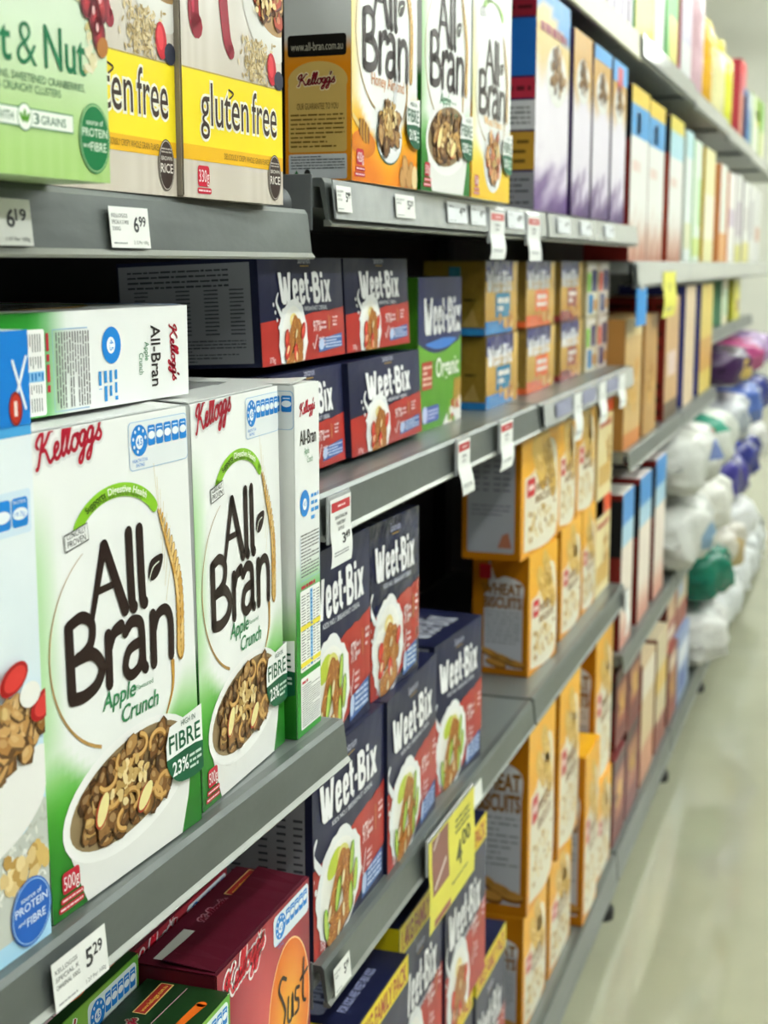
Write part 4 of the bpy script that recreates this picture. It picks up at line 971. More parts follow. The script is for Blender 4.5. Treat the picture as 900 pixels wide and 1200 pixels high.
for nm, blk, ft, y, w in gold:
    for r_, rn in enumerate(('lower', 'upper')):
        lab = 'gold wheat bite pack with %s flavour badge, %s row' % (nm, rn)
        if r_ == 0: t = P_gold(lab, w, .114, .10, blk, ft); p0 = t
        else: t = again(p0, lab)
        place(t, -.566, y - .01 * r_, y + w - .01 * r_, GZ[r_], .10)
mul = [(3.03, 'cream pack with green and blue patches', 'e0d8bc', '7ab83c', '2f7fb8'), (3.17, 'cream pack with pink and navy patches', 'e4d4c4', 'd86a5a', '2a3a7a')]
for y, nm, c0, c1, c2 in mul:
    for r_, rn in enumerate(('lower', 'upper')):
        t = P_plain('%s, %s row by the bay end' % (nm, rn), .125, .114, .09, c0, 'b8a878', bands=((.45, .8, c1, .05, .4), (.45, .85, '2a3078', .5, .9), (.05, .4, c2, .2, .6), (.1, .3, 'c88a4a', .65, .95)), title=(.85, .1, 'f4f0e8'), name='biscuit_pack', cat='biscuit pack', m=FILM)
        place(t, -.566, y, y + .125, GZ[r_], .09)

# ------------------------------------------------------------ large navy cartons, two levels on the lower shelf
wl = P_weetbix('cereal_box', 'large navy wheat biscuit carton at the near end of the lower shelf', .233, .216, .105, 'green')
place(wl, -.5235, 1.334, 1.567, L_ + .0006, .105, 0)
again(wl, 'large navy wheat biscuit carton in the middle of the lower shelf row', -.524, 1.572, 1.803, L_ + .0006, .105, 2)
again(wl, 'large navy wheat biscuit carton beside the amber cartons, its top lettering showing', -.531, 1.830, 2.030, L_ + .0006, .105, -4, sx=.86)
u1 = again(wl, 'large navy carton stacked behind the hanging red and white price ticket', -.531, 1.336, 1.540, L_ + .2175, .105, 0, sx=.87)
u2 = P_weetbix('cereal_box', 'large navy wheat biscuit carton with crumpled top, stacked at the end of its row', .165, .212, .095, 'red', m=FILM)
place(u2, -.533, 1.560, 1.722, L_ + .2175, .095, -3)
again(wl, 'large navy wheat biscuit carton in the second row, behind the one with visible top lettering', -.650, 1.83, 2.05, L_ + .0006, .105, 0, sz=1.12)
again(wl, 'large navy wheat biscuit carton standing deeper in the shelf behind the middle carton', -.640, 1.59, 1.82, L_ + .0006, .105, 0)

# ------------------------------------------------------------ family size cartons on the low shelf
fz = .43
fm = P_weetbix('cereal_box', 'family size navy carton with yellow banner, nearest on the low shelf', .200, .236, .12, 'red', family=True)
place(fm, -.522, 1.462, 1.662, fz + .0006, .12)
again(fm, 'family size navy carton with yellow banner, partly under the yellow price ticket', -.535, 1.640 + .026, 1.866, fz + .0006, .12, sz=1.12)
again(fm, 'family size navy carton with yellow banner, beside the amber cartons', -.532, 1.870, 2.105, fz + .0006, .12, sz=1.12, sx=1.15)
for k, (y, q) in enumerate(((1.64, 'nearest'), (1.86, 'middle'), (2.08, 'furthest'))):
    again(fm, 'family size navy carton on the base shelf beneath, %s of the three' % q, -.540, y, y + .2, B_ + .0006, .12, sz=1.183)

# ------------------------------------------------------------ just right and sustain cartons, bottom left
def breakfast_top(t, w, d, h, base, edge):
    b = Art(*TP(w, d, h), clip=(0, 0, w, d))
    b.grad(0, 0, w, d, 8, 6, lambda x, y: mix(base, edge, .3 * (1 - y)), 0)
    b.rect(.05 * w, .58 * d, .33 * w, .84 * d, 'b9bcb2', 1); b.finish('top_panel', t)
    b = Art(*TP(w, d, h), clip=(0, 0, w, d)); b.stroke([(.60 * w, .22 * d), (.72 * w, .20 * d), (.86 * w, .17 * d)], lambda q: .006 + .004 * q, 'd4641c', 2, smooth=5)
    b.ell(.56 * w, .24 * d, .10 * w, .14 * d, 'c85a18', 2, n=20); rd = random.Random(5)
    b.ell(.56 * w, .24 * d, .09 * w, .12 * d, '4a2a10', 2.3, n=20)
    for k in range(34): blob(b, .56 * w + rd.uniform(-.07, .07) * w, .24 * d + rd.uniform(-.09, .09) * d, .0032, rd.choice(('d8a83a', 'b8862c', 'e8c868', '8a5a1c')), 2.6 + k * .02, rd, 6)
    b.finish('spoon_picture', t)
    b = Art(*TP(w, d, h), clip=(0, 0, w, d)); b.rect(.70 * w, .64 * d, .98 * w, .80 * d, 'c8b070', 2); b.rect(.705 * w, .655 * d, .975 * w, .785 * d, '8c1c1c', 2.3); b.text('www.kelloggs.com.au', .72 * w, .69 * d, .05 * d, .24 * w, 'd8b848', 3); b.finish('web_plate', t)
    b = Art(*TP(w, d, h), clip=(0, 0, w, d)); kellogg(b, .42 * w, .68 * d, .24 * w, col='6a1828' if edge != '2f5a1c' else '8c1c30', l=2, halo='b88a94' if edge != '2f5a1c' else 'a8a890', slope=0, h=.14 * d, bw=.10)
    b.finish('brand_logo', t)
    b = Art(*TP(w, d, h), clip=(0, 0, w, d)); b.lines(.12 * w, .12 * d, .42 * w, .36 * d, 4, 'c8a8b0', 2); b.lines(.36 * w, .42 * d, .6 * w, .62 * d, 4, 'b8929c', 2, fill=.35); b.stroke([(.40 * w, .45 * d), (.60 * w, .42 * d), (.64 * w, .5 * d), (.97 * w, .47 * d)], .0008, 'c89aa4', 2); b.finish('description_lettering', t)
def P_sustain(label):
    w, h, d = .235, .285, .085
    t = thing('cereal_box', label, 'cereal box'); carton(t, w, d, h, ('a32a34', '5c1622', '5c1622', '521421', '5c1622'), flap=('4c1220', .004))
    a = Art(*FR(w, d, h), clip=(0, 0, w, h)); a.grad(0, 0, w, h, 16, 20, lambda x, y: mix('8c2030', 'd45a58', max(0, 1 - 2.1 * math.hypot(x - .5, (y - .62) * .9))), 0)
    a.ell(.176, .158, .0575, .082, 'f6c890', 1, n=44); a.ellgrad(.176, .158, .0555, .080, 'f4b83c', 'e0701c', 1.4, n=44); a.finish('front_artwork', t)
    b = Art(*FR(w, d, h), clip=(0, 0, w, h)); kellogg(b, .014, .868 * h, .098, col='c41c30', l=3, halo='f4eaea', slope=.12); b.finish('brand_logo', t)
    b = Art(*FR(w, d, h), clip=(0, 0, w, h))
    for st in ([(.166, .200), (.155, .206), (.147, .196), (.156, .180), (.163, .164), (.154, .148), (.142, .152)], [(.172, .176), (.170, .152), (.180, .150), (.183, .176), (.184, .150)], [(.202, .174), (.193, .176), (.191, .166), (.200, .160), (.199, .150), (.190, .149)], [(.216, .200), (.213, .158), (.220, .150)], [(.206, .180), (.226, .184)]):
        b.stroke(st, .0044, '2c140c', 4, smooth=5)
    b.finish('title_lettering', t)
    b = Art(*FR(w, d, h), clip=(0, 0, w, h)); b.rect(.135, .870 * h, .232, .985 * h, 'e4eef6', 2, r=.006); stars(b, .140, .930 * h, .0135, .088, 3, bars=5); b.finish('star_rating_badge', t)
    b = Art(*FR(w, d, h), clip=(0, 0, w, h)); flakes(b, .06, .12, .05, .04, 0, 11, 60, .012, pal=('e0983c', 'c87c28', 'e8b868'), l0=3, rings=0); b.finish('flake_picture', t)
    breakfast_top(t, w, d, h, '4a1220', '6c2032'); return t
su = P_sustain('maroon cereal carton with orange oval, at the bottom beside the shelf end'); place(su, -.508, 1.066, 1.2815, C_ + .0006, .079, 0); su.scale = (.93, .93, .93)
s2 = again(su, 'maroon cereal carton in the back row, in the shade under the shelf', -.597, 1.064, 1.2775, C_ + .0006, .079)
s2.scale = (.93, .93, .93)
def P_just(label):
    w, h, d = .205, .272, .085
    t = thing('cereal_box', label, 'cereal box'); carton(t, w, d, h, ('6aa82c', '1e4418', '1e4418', '16301a', '1e4418'))
    a = Art(*FR(w, d, h), clip=(0, 0, w, h)); a.grad(0, 0, w, h, 12, 16, lambda x, y: mix('3f8a24', 'b8d860', max(0, 1 - 1.8 * math.hypot(x - .6, y - .75))), 0); a.finish('front_artwork', t)
    b = Art(*FR(w, d, h), clip=(0, 0, w, h)); b.rect(.11, .87 * h, .20, .985 * h, 'e4f0ee', 2, r=.006); stars(b, .114, .93 * h, .013, .084, 3); b.finish('star_rating_badge', t)
    b = Art(*FR(w, d, h), clip=(0, 0, w, h)); kellogg(b, .012, .85 * h, .085, col='b01c30', l=3, halo='e8ece0'); b.finish('brand_logo', t)
    b = Art(*FR(w, d, h), clip=(0, 0, w, h)); b.ell(.11, .12, .06, .05, 'f0f0ec', 3); flakes(b, .11, .125, .05, .04, 0, 12, 50, .011, l0=4, rings=0); b.finish('bowl_picture', t)
    breakfast_top(t, w, d, h, '142c18', '2f5a1c'); return t
ju = P_just('dark green topped cereal carton at the bottom edge beside the maroon one'); place(ju, -.495, .872, 1.062, C_ + .0006, .079, 0); ju.scale = (.93, .93, .93)
c = again(ju, 'dark green topped cereal carton standing just behind its green twin', -.581, .870, 1.058, C_ + .0006, .079); c.scale = (.93, .93, 1.02)
c = again(ju, 'dark green topped cereal carton at the far bottom left', -.507, .674, .865, C_ + .0006, .079); c.scale = (.93, .93, .93)

# ------------------------------------------------------------ amber wheat biscuit cartons, third bay
AMB = 'e0920e'
def P_amber(label, w, h, d, side=0):
    t = thing('cereal_box', label, 'cereal box')
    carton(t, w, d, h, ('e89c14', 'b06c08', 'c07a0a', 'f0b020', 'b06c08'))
    a = Art(*FR(w, d, h), clip=(0, 0, w, h)); a.grad(0, 0, w, h, 6, 12, lambda x, y: mix('e0940f', 'f2b42c', y), 0)
    a.poly(catmull([(.09 * w, .05 * h), (.92 * w, .04 * h), (.95 * w, .62 * h), (.80 * w, .84 * h), (.50 * w, .78 * h), (.30 * w, .64 * h), (.09 * w, .62 * h)], 4), 'e9e2cc', 1)
    a.finish('front_artwork', t)
    b = Art(*FR(w, d, h), clip=(0, 0, w, h)); rd = random.Random(3)
    for cu, cv, ro in ((.62, .80, -50), (.45, .70, -45), (.75, .62, -55)):
        P = [(cu * w + w * .24 * math.copysign(abs(math.cos(q)) ** .6, math.cos(q)) * math.cos(R(ro)) - w * .10 * math.copysign(abs(math.sin(q)) ** .6, math.sin(q)) * math.sin(R(ro)),
              cv * h + w * .24 * math.copysign(abs(math.cos(q)) ** .6, math.cos(q)) * math.sin(R(ro)) + w * .10 * math.copysign(abs(math.sin(q)) ** .6, math.sin(q)) * math.cos(R(ro))) for q in [i * .3927 for i in range(16)]]
        b.poly([(x + .002, y - .003) for x, y in P], 'a06a1c', 2.2); b.poly(P, 'dcb458', 2.5)
        for k in range(26): b.ell((cu + rd.uniform(-.13, .13)) * w, (cv + rd.uniform(-.08, .08)) * h, .007, .002, rd.choice(('f0d490', 'c08c34')), 3, rot=ro + rd.uniform(-30, 30), n=6)
    for k in range(46): blob(b, rd.uniform(.18, .88) * w, rd.uniform(.10, .34) * h, .008, rd.choice(('c8a04c', 'dcc080', 'a87c34', 'e8d4a0')), 2 + k * .04, rd, 8, .6)
    b.finish('biscuit_picture', t)
    b = Art(*FR(w, d, h)); b.rect(.14 * w, .46 * h, .34 * w, .60 * h, 'c8202c', 4, r=.004); b.rect(.17 * w, .51 * h, .31 * w, .55 * h, 'f0d8d4', 4.4); b.finish('brand_badge', t)
    b = Art(*FR(w, d, h)); b.text('WHEAT', .36 * w, .47 * h, .07 * h, .5 * w, '8a5a14', 4, .02); b.text('BISCUITS', .36 * w, .385 * h, .055 * h, .5 * w, '8a5a14', 4, .02); b.finish('title_lettering', t)
    b = Art(*LS(w, d, h), clip=(0, 0, d, h))
    if side == 0:
        b.rect(.10 * d, .06 * h, .90 * d, .97 * h, 'a4a6ae', 1, r=.004)
        for c in (.18, .36, .54, .70): b.lines(d * c, .52 * h, d * (c + .12), .88 * h, 8, '74767e', 2, fill=.4, seed=int(c * 80), gap=False)
        b.lines(.16 * d, .34 * h, .84 * d, .44 * h, 3, '74767e', 2, fill=.35, seed=3)
        b.poly([(.62 * d, .10 * h), (.86 * d, .10 * h), (.80 * d, .22 * h), (.70 * d, .20 * h)], 'a86a50', 2)
    else:
        b.poly(catmull([(.22 * d, .62 * h), (.30 * d, .70 * h), (.30 * d, .94 * h), (.42 * d, .80 * h), (.60 * d, .82 * h), (.90 * d, .76 * h), (.90 * d, .62 * h)], 4), 'd8dade', 1)
        b.rect(.22 * d, .06 * h, .90 * d, .68 * h, 'c0c2ca', 1.2)
        b.rect(.13 * d, .79 * h, .34 * d, .91 * h, 'b8202c', 2, r=.003)
        b.text('WHEAT', .18 * d, .67 * h, .085 * h, .70 * d, '8a5c20', 3, .04); b.text('BISCUITS', .22 * d, .56 * h, .085 * h, .66 * d, '8a5c20', 3, .04)
        b.lines(.25 * d, .26 * h, .86 * d, .54 * h, 9, '8a8c94', 2, fill=.4, seed=7)
        for cx, cy, ro in ((.34, .17, -22), (.58, .13, -18), (.44, .09, -14), (.76, .10, -10)): b.ell(cx * d, cy * h, .20 * d, .028 * h, '7a4a1a', 3, rot=ro, n=16); b.ell(cx * d, (cy + .015) * h, .19 * d, .024 * h, 'c08c40', 3.4, rot=ro, n=16)
    b.finish('nutrition_side', t)
    return t
amA = P_amber('amber wheat biscuit carton with pale grey nutrition side, first of the upper row', .27, .228, .105, 0)
amB = P_amber('amber carton with red logo and brown lettering on its near side, lower row', .185, .222, .105, 1)
place(amA, -.545, 2.385, 2.655, L_ + .2240, .105, -2); place(amB, -.542, 2.452, 2.637, L_ + .0006, .105, -4)
again(amA, 'amber wheat biscuit carton, second of the upper row', -.545, 2.675, 2.845, L_ + .2240, .105, sx=.63)
again(amA, 'amber wheat biscuit carton beside the red headed packs, upper row', -.545, 2.855, 3.055, L_ + .2240, .105, sx=.74)
again(amB, 'amber carton set back beyond the gap, lower row', -.545, 2.715, 2.925, L_ + .0006, .105, sx=1.13)
again(amB, 'amber carton beside the red headed pack, lower row', -.545, 2.935, 3.085, L_ + .0006, .105, sx=.8)
for zz_, rn, hh in ((L_ + .0006, 'lower', .222), (L_ + .2240, 'upper', .225)):
    t = P_plain('cream carton with red and maroon header, %s row at the bay end' % rn, .185, hh, .10, 'ead9a4', 'c8a860', bands=((.80, .98, 'd84a1c'), (.80, .98, '7a1c24', 0, .5), (.10, .30, 'd0a858', .1, .9)), pic=(.72, .42, .2, .18, 'biscuits'), title=[(.66, .07, 'c86a50')])
    place(t, -.545, 3.090, 3.275, zz_, .10)
ta = P_amber('tall amber carton with white milk splash side, standing on the base shelf at the front', .20, .232, .11, 1)
tb = P_amber('tall amber carton with brown lettered side, on top of the base shelf stack', .225, .375, .12, 1)
place(tb, -.530, 2.395, 2.62, B_ + .233, .12); tb.scale = (1, 1, .94)
place(ta, -.530, 2.395, 2.595, B_ + .0006, .12)
again(tb, 'tall amber carton, second from the front on top of the base stack', -.530, 2.66, 2.87, B_ + .233, .12, sx=.93, sz=.94)
again(tb, 'tall amber carton, furthest on top of the base stack', -.530, 3.05, 3.27, B_ + .233, .12, sx=.97, sz=.94)
again(ta, 'amber carton second along the base shelf', -.530, 2.62, 2.84, B_ + .0006, .12, sx=1.1)
again(ta, 'amber carton standing furthest along the base shelf', -.520, 3.08, 3.27, B_ + .0006, .12, sx=.95)
again(tb, 'amber carton set forward on the base shelf between the taller stacks', -.515, 2.873, 3.04, B_ + .0006, .12, sx=.74)

# ------------------------------------------------------------ paper price tickets
def bend(a, curl):
    """curl: function of v giving how far the paper swings out"""
    a.v = [Vector((p.x + curl(p.z)[0], p.y + curl(p.z)[1], p.z)) for p in a.v]
def ticket(label, x, y0, y1, z1, z0, price=None, lines=('',), unit=None, col='e9eae6', tilt=.08, group=None, base_only=False):
    """flat ticket slotted in the lip, printed side to the aisle"""
    w, h = y1 - y0, z1 - z0
    t = thing('price_ticket', label, 'price ticket', (x, y0, z0), group=group)
    a = Art((0, 0, 0), (0, 1, 0), (-tilt, 0, 1), clip=(0, 0, w, h)); a.N = Vector((1, 0, tilt)); a.rect(0, 0, w, h, col, 0); a.finish('paper', t, PAPER)
    b = Art((0, 0, 0), (0, 1, 0), (-tilt, 0, 1)); b.N = Vector((1, 0, tilt))
    if price:
        b.text(price[0], .60 * w, .40 * h, .36 * h, .12 * w, '26282a', 1, .02); b.text(price[1], .74 * w, .54 * h, .24 * h, .17 * w, '26282a', 1, .02)
    for i, s in enumerate(lines):
        if s: b.text(s, .05 * w, (.74 - .16 * i) * h, .09 * h, min(.42, .05 * len(s)) * w, '55585a', 1)
    if unit: b.text(unit, .56 * w, .10 * h, .08 * h, .38 * w, '55585a', 1)
    b.lines(.06 * w, .08 * h, .40 * w, .15 * h, 1, '8a8d90', 1)
    b.finish('printed_lettering', t, PAPER)
    return t
ticket('white price ticket reading 6.19 at the far left of the top left shelf', -.5035, .742, .812, 1.5795, 1.551, ('6', '19'), ('', '', ''), '1.97 Per 100g')
ticket('white price ticket reading 6.99 below the gluten free cartons', -.5035, .912, .970, 1.5795, 1.551, ('6', '99'), ('KELLOGGS', 'SPECIAL K G FREE', '330G'), '2.12 Per 100g')
t = ticket('white price ticket reading 5.29 on the lip under the large bran cartons', -.4805, .7645, .8305, 1.0910, 1.0575, ('5', '29'), ('KELLOGGS', 'SPECIAL K', 'ORIGINAL 500G'), '1.27 Per 100g')
t.rotation_euler = (0, 0, R(-2.0))
ticket('white price ticket at the near end of the strip under the honey almond carton', -.4975, 1.350, 1.392, 1.6150, 1.590, ('5', '99'), ('ALL BRAN', 'HONEY', 'ALMOND'))
ticket('white price ticket in the middle of the strip under the honey almond carton', -.4975, 1.535, 1.605, 1.6150, 1.590, ('5', '29'), ('ALL BRAN', 'APPLE'))
for k, (y0, y1, q) in enumerate(((1.74, 1.83, 'under the apple bran carton'), (1.85, 1.925, 'beside the first hanging ticket'), (2.05, 2.15, 'between the two hanging tickets'), (2.40, 2.50, 'under the first purple carton'), (2.60, 2.70, 'under the middle purple cartons'), (2.85, 2.95, 'near the bay end'))):
    ticket('small white price ticket in the upper strip, ' + q, -.4975, y0, y1, 1.6150, 1.590, ('4', '99'), ('CEREAL',), col='dfe3e6')
for y0, q in ((2.42, 'first'), (2.66, 'second'), (2.92, 'third')):
    ticket('pale lilac price ticket in the strip under the gold packs, %s along' % q, -.4975, y0, y0 + .13, 1.306, 1.281, None, ('',), col='8e90a8')
ticket('white price ticket at the near end of the lower shelf lip', -.502, 1.342, 1.392, .802, .772, ('5', '99'), ('WEETBIX', '750G'))
ticket('small white price ticket on the lip beside the yellow ticket', -.502, 1.905, 1.960, .802, .772, None, ('',))
def hanging(label, y, z, w, L, x=-.4985, head='b4242c', col='eceeeb', curl=(.012, -.02), sheets=None, big=False, words=None, price=None):
    """paper strip hanging from a clip on the shelf lip, curling towards its foot"""
    t = thing('hanging_ticket', label, 'price ticket', (x, y, z))
    def cv(v):
        q = max(0, -v - .035) / L; return (curl[0] * .35 * math.sin(q * 4.5) + .002 * q, curl[1] * q * q * 2.2 * 1.0)
    a = Art((0, 0, 0), (0, 1, 0), (0, 0, 1)); a.grad(0, -L, w, 0, 4, 16, lambda i, j: tohex(col), 0); bend(a, cv); a.finish('paper', t, PAPER)
    b = Art((0, 0, 0), (0, 1, 0), (0, 0, 1))
    if big:
        b.grad(.06 * w, -.62 * L, .40 * w, -.02 * L, 2, 8, lambda i, j: tohex('8a5a50'), 1); b.stroke([(.10 * w, -.55 * L), (.34 * w, -.38 * L)], .006, 'd8c8c0', 2); b.stroke([(.10 * w, -.12 * L), (.20 * w, -.02 * L)], .006, 'd8c8c0', 2)
        b.text('4', .56 * w, -.66 * L, .26 * L, .12 * w, '4a4c28', 2, .02); b.text('00', .70 * w, -.50 * L, .16 * L, .18 * w, '4a4c28', 2, .02)
        b.lines(.56 * w, -.30 * L, .88 * w, -.10 * L, 3, '6c6e40', 2, seed=3); b.lines(.46 * w, -.80 * L, .82 * w, -.75 * L, 1, '6c6e40', 2)
        b.rect(.10 * w, -.98 * L, .44 * w, -.90 * L, '9a5a4c', 2)
    else:
        if head: b.rect(.06 * w, -.20 * L, .94 * w, -.06 * L, head, 1); b.lines(.34 * w, -.16 * L, .70 * w, -.10 * L, 1, 'f0d8d8', 2)
        for i, s in enumerate(words or ('CEREAL', 'BOX')): b.text(s, .5 * w, -(.32 + .09 * i) * L, .05 * L, (.12 + .06 * len(s)) * w * .8, '3a3c3e', 2, .01, align='C')
        if price: b.text(price[0], .52 * w, -.70 * L, .14 * L, .14 * w, '26282a', 2, .02); b.text(price[1], .68 * w, -.65 * L, .10 * L, .22 * w, '26282a', 2, .02)
        b.lines(.1 * w, -.86 * L, .8 * w, -.78 * L, 2, '8a8c8e', 2, seed=5)
    bend(b, cv); b.finish('printed_lettering', t, PAPER)
    bm = bmesh.new(); add_box(bm, -.004, -.0008, -.002, w + .002, -.045, .004, .0012)
    bmobj('clear_holder', bm, STRIP, t)
    return t
hanging('white hanging price ticket with red header reading 3.49, beside the sideways bran carton', 1.326, 1.309, .060, .068, words=('SANITARIUM', 'WEETBIX', '375G'), price=('3', '49'), curl=(.006, -.012))
hanging('curled white hanging ticket with red header below the green organic pack', 1.797, 1.313, .060, .073, curl=(.012, .02))
hanging('white hanging ticket with red header above the grey sided amber carton', 2.026, 1.313, .075, .068, curl=(.010, -.035))
hanging('white hanging ticket under the blue badged gold packs', 2.575, 1.308, .070, .085, head=None)
hanging('white hanging ticket under the orange badged gold packs', 2.830, 1.308, .075, .080, head=None)
hanging('white hanging ticket under the cream packs at the bay end', 3.060, 1.308, .080, .070, head=None)
hanging('curled white hanging ticket with small red mark below the yellow bran carton', 1.950, 1.612, .082, .066, head='c86a68', curl=(.010, -.03), col='e6e8e6')
hanging('white hanging ticket with small red mark below the printed side of the purple carton', 2.178, 1.612, .085, .068, head='c86a68', curl=(.008, .0), col='e6e8e6')
hanging('large yellow price ticket with brown pack picture over the family cartons', 1.668, .815, .222, .125, x=-.4965, col='e2da56', big=True, curl=(.004, 0))
hanging('yellow hanging ticket on the eye level shelf of the fourth bay', 3.70, 1.520, .24, .115, head=None, col='e0dc5a')
hanging('white hanging ticket at the end of the shelf with the amber cartons', 3.235, .80, .05, .10, head=None)

# ------------------------------------------------------------ further bays
EY = 1.545; OV = TS
def row(items, z, xf=-.525):
    """items: (label, y0, w, h, d, front, side, kwargs)"""
    for lab, y0, w, h, d, fr, sd, kw in items:
        place(P_plain(lab, w, h, d, fr, sd, **kw), xf, y0, y0 + w, z, d)
rb = dict(bands=((.90, 1, 'e0c040'), (.72, .90, '4a98d4'), (.74, .86, 'c86a74', .3, .5)), grad_=lambda x, y: mix('b07058', 'e6e6e2', sst(-.05, .32, y + .09 * math.sin(15 * x) * math.sin(25 * y))), side_bands=((.70, .99, '1a1c24', 0, 1), (.0, .68, '7a201c', 0, 1)), title=[(.5, .08, 'e0c8c0')])
row([('tall white carton with blue and yellow top band, dark red side, nearest of its run', 3.30, .265, .385, .10, 'e8e8e4', '6a1c1a', rb),
     ('tall white carton with blue and yellow top band, beside its nearest twin', 3.575, .265, .380, .10, 'e8e8e4', '6a1c1a', rb),
     ('tall white carton with yellow top, beyond the dark red side in the fourth bay', 3.95, .28, .38, .16, 'e8e8e4', '6a1c1a', dict(rb, bands=((.90, 1, 'd8c850'), (.72, .90, 'a8d0dc')), side_bands=((.75, .99, '20242c', 0, 1), (.0, .74, 'a03c28', 0, 1)))),
     ('white and pale blue carton at eye level in the fifth bay', 4.29, .18, .37, .10, 'dfe8e4', 'c8d4cc', dict(bands=((.8, 1, 'b8dce0'), (.1, .3, 'd8dcb8')))),
     ('white carton with green right edge at eye level in the fifth bay', 4.50, .20, .36, .14, 'dcead8', '62a83c', dict(bands=((.3, .7, 'b8d8a0', .5, 1), (.05, .2, 'c8d880')), side_bands=((0, 1, '62b048', 0, 1),))),
     ('golden yellow carton at eye level in the fifth bay', 4.80, .30, .36, .20, 'e8e0a8', 'd8a81c', dict(side_bands=((0, 1, 'd8ac1c', 0, 1), (.3, .5, '9c5c28', .2, .8)), bands=((.2, .6, 'f0ead0'),))),
     ('white carton with orange foot at eye level in the sixth bay', 5.30, .24, .34, .14, 'e8e4d8', 'e09058', dict(bands=((0, .3, 'dca060'),))),
     ('orange sided carton at eye level in the sixth bay', 5.62, .26, .33, .16, 'ece8e4', 'dc8850', dict(bands=((.4, .6, 'c8b8c8'),))),
     ('grey white carton with lilac panel at eye level in the sixth bay', 5.92, .26, .34, .12, 'dcdcd8', 'b8b0b8', dict(bands=((.3, .7, 'b0a0b0', .2, .8), (.0, .2, 'd0cc70')))),
     ('white carton with yellow foot at eye level in the seventh bay', 6.26, .30, .33, .12, 'e4e4e0', 'a8a0a8', dict(bands=((.0, .25, 'd8d080'), (.4, .7, 'b8b0b0', .3, .7)))),
     ('white carton with grey panel at eye level in the seventh bay', 6.60, .30, .33, .12, 'e0e0dc', '98949c', dict(bands=((.3, .8, 'a8a4a8', .1, .5),))),
     ('white carton at the far end of the eye level shelf', 6.92, .26, .32, .12, 'd8d8d4', '5c5a60', dict(bands=((.3, .5, 'c8a090'),)))], EY + .0006)
# eye-level shelf boxes' tops stay below the overhead shelf
MD = 1.115
row([('tan carton with orange biscuits picture on the middle shelf of the fourth bay', 3.30, .25, .30, .11, 'c8a468', 'a8783c', dict(pic=(.5, .5, .36, .26, 'biscuits'), bands=((.0, .12, 'c87830'), (.86, 1, 'd8c088')))),
     ('tan carton with pale pink patch beyond the dark red sided stack', 3.98, .28, .335, .19, 'c8a070', '76201a', dict(side_bands=((0, 1, '7c221c', 0, 1, 9),), bands=((.35, .55, 'e0c8c0', .2, .8), (.0, .14, '5a4430')))),
     ('tan and cream carton between the biscuit carton and the dark red side', 3.60, .22, .30, .11, 'b88c4c', '8c5c28', dict(pic=(.5, .4, .3, .25, 'biscuits'),)),
     ('blue violet sided carton on the middle shelf of the fifth bay', 4.40, .26, .36, .20, 'd8c0a0', '343a80', dict(side_bands=((0, 1, '363c84', 0, 1), (.3, .6, '6a6498', .1, .9, 7)),)),
     ('yellow carton on the middle shelf of the fifth bay', 4.82, .36, .36, .22, 'd8c060', '3a3e88', dict(side_bands=((0, 1, '363c84', 0, 1), (.35, .6, '7a74a0', .1, .9, 6)), bands=((.2, .5, 'c89848'),)))], MD + .0006)
# blue shelf flag near the third bay end
t = thing('shelf_flag', 'small blue shelf flag hanging at the start of the fourth bay', 'shelf flag', (-.50, 3.36, 1.40))
bm = bmesh.new(); add_box(bm, -.002, .001, -.075, .075, 0, .085, .001)
me = bpy.data.meshes.new('flag_panel'); bm.to_mesh(me); bm.free(); ca = me.color_attributes.new('Col', 'FLOAT_COLOR', 'CORNER')
for dd in ca.data: dd.color = (*lin('2c86cc'), 1)
me.materials.append(PAPER); link('flag_panel', me, t)
bm = bmesh.new(); add_box(bm, -.003, .002, -.02, .02, .08, .10, .001); bmobj('flag_clip', bm, STRIP, t)
LW = .635
wb = dict(bands=((.80, 1, '2f88d0'), (.66, .80, 'a8cce0')), side_bands=((.60, .96, '16181c', 0, 1), (0, .6, '70201c', 0, 1)), grad_=lambda x, y: mix('c88a78', 'ecdfd2', sst(0, .3, y)))
row([('white carton with sky blue top on the lower shelf, nearest of three', 3.33, .17, .375, .10, 'ece6dc', '6a1c1a', wb),
     ('white carton with sky blue top on the lower shelf, middle of three', 3.60, .20, .375, .13, 'ece0dc', '8a2c28', wb),
     ('white carton with sky blue top on the lower shelf, furthest of three', 3.88, .20, .385, .13, 'ece0dc', '7c2420', wb)], LW + .0006)
def dr(c): return dict(bands=((.55, .75, 'b07850', .15, .85), (.25, .45, 'a85c44', .2, .8), (.82, .95, '3c1418')), pic=(.5, .5, .3, .16, 'biscuits'), side_bands=((.0, .5, '64181a', 0, 1, 6), (.55, .9, '2a1a1c', 0, 1)))
row([('dark red pack with tan pictures on the base shelf, nearest beyond the amber cartons', 3.31, .17, .22, .12, '6c1c1e', '4c1416', dr(0)),
     ('dark red pack with tan pictures, second along the base shelf of the fourth bay', 3.50, .20, .24, .12, '742426', '4c1416', dr(1)),
     ('cream and tan pack on the base shelf, fourth bay', 3.74, .24, .34, .12, 'd8c098', '8a3c34', dict(bands=((.0, .3, 'c88c6c'), (.7, .95, 'e8dcc8')))),
     ('cream pack with red foot on the base shelf of the fourth bay', 4.02, .22, .34, .12, 'd4c4a0', '7c3430', dict(bands=((.0, .25, '8c4438'), (.5, .7, 'd8b458'))))], B_ + .0006)
row([('dark red pack stacked on the nearest base shelf pack', 3.31, .17, .19, .12, '701e20', '481214', dr(2)),
     ('dark red pack stacked second along the base shelf stack', 3.50, .20, .18, .12, '6c1e1e', '481214', dr(3))], B_ + .245)
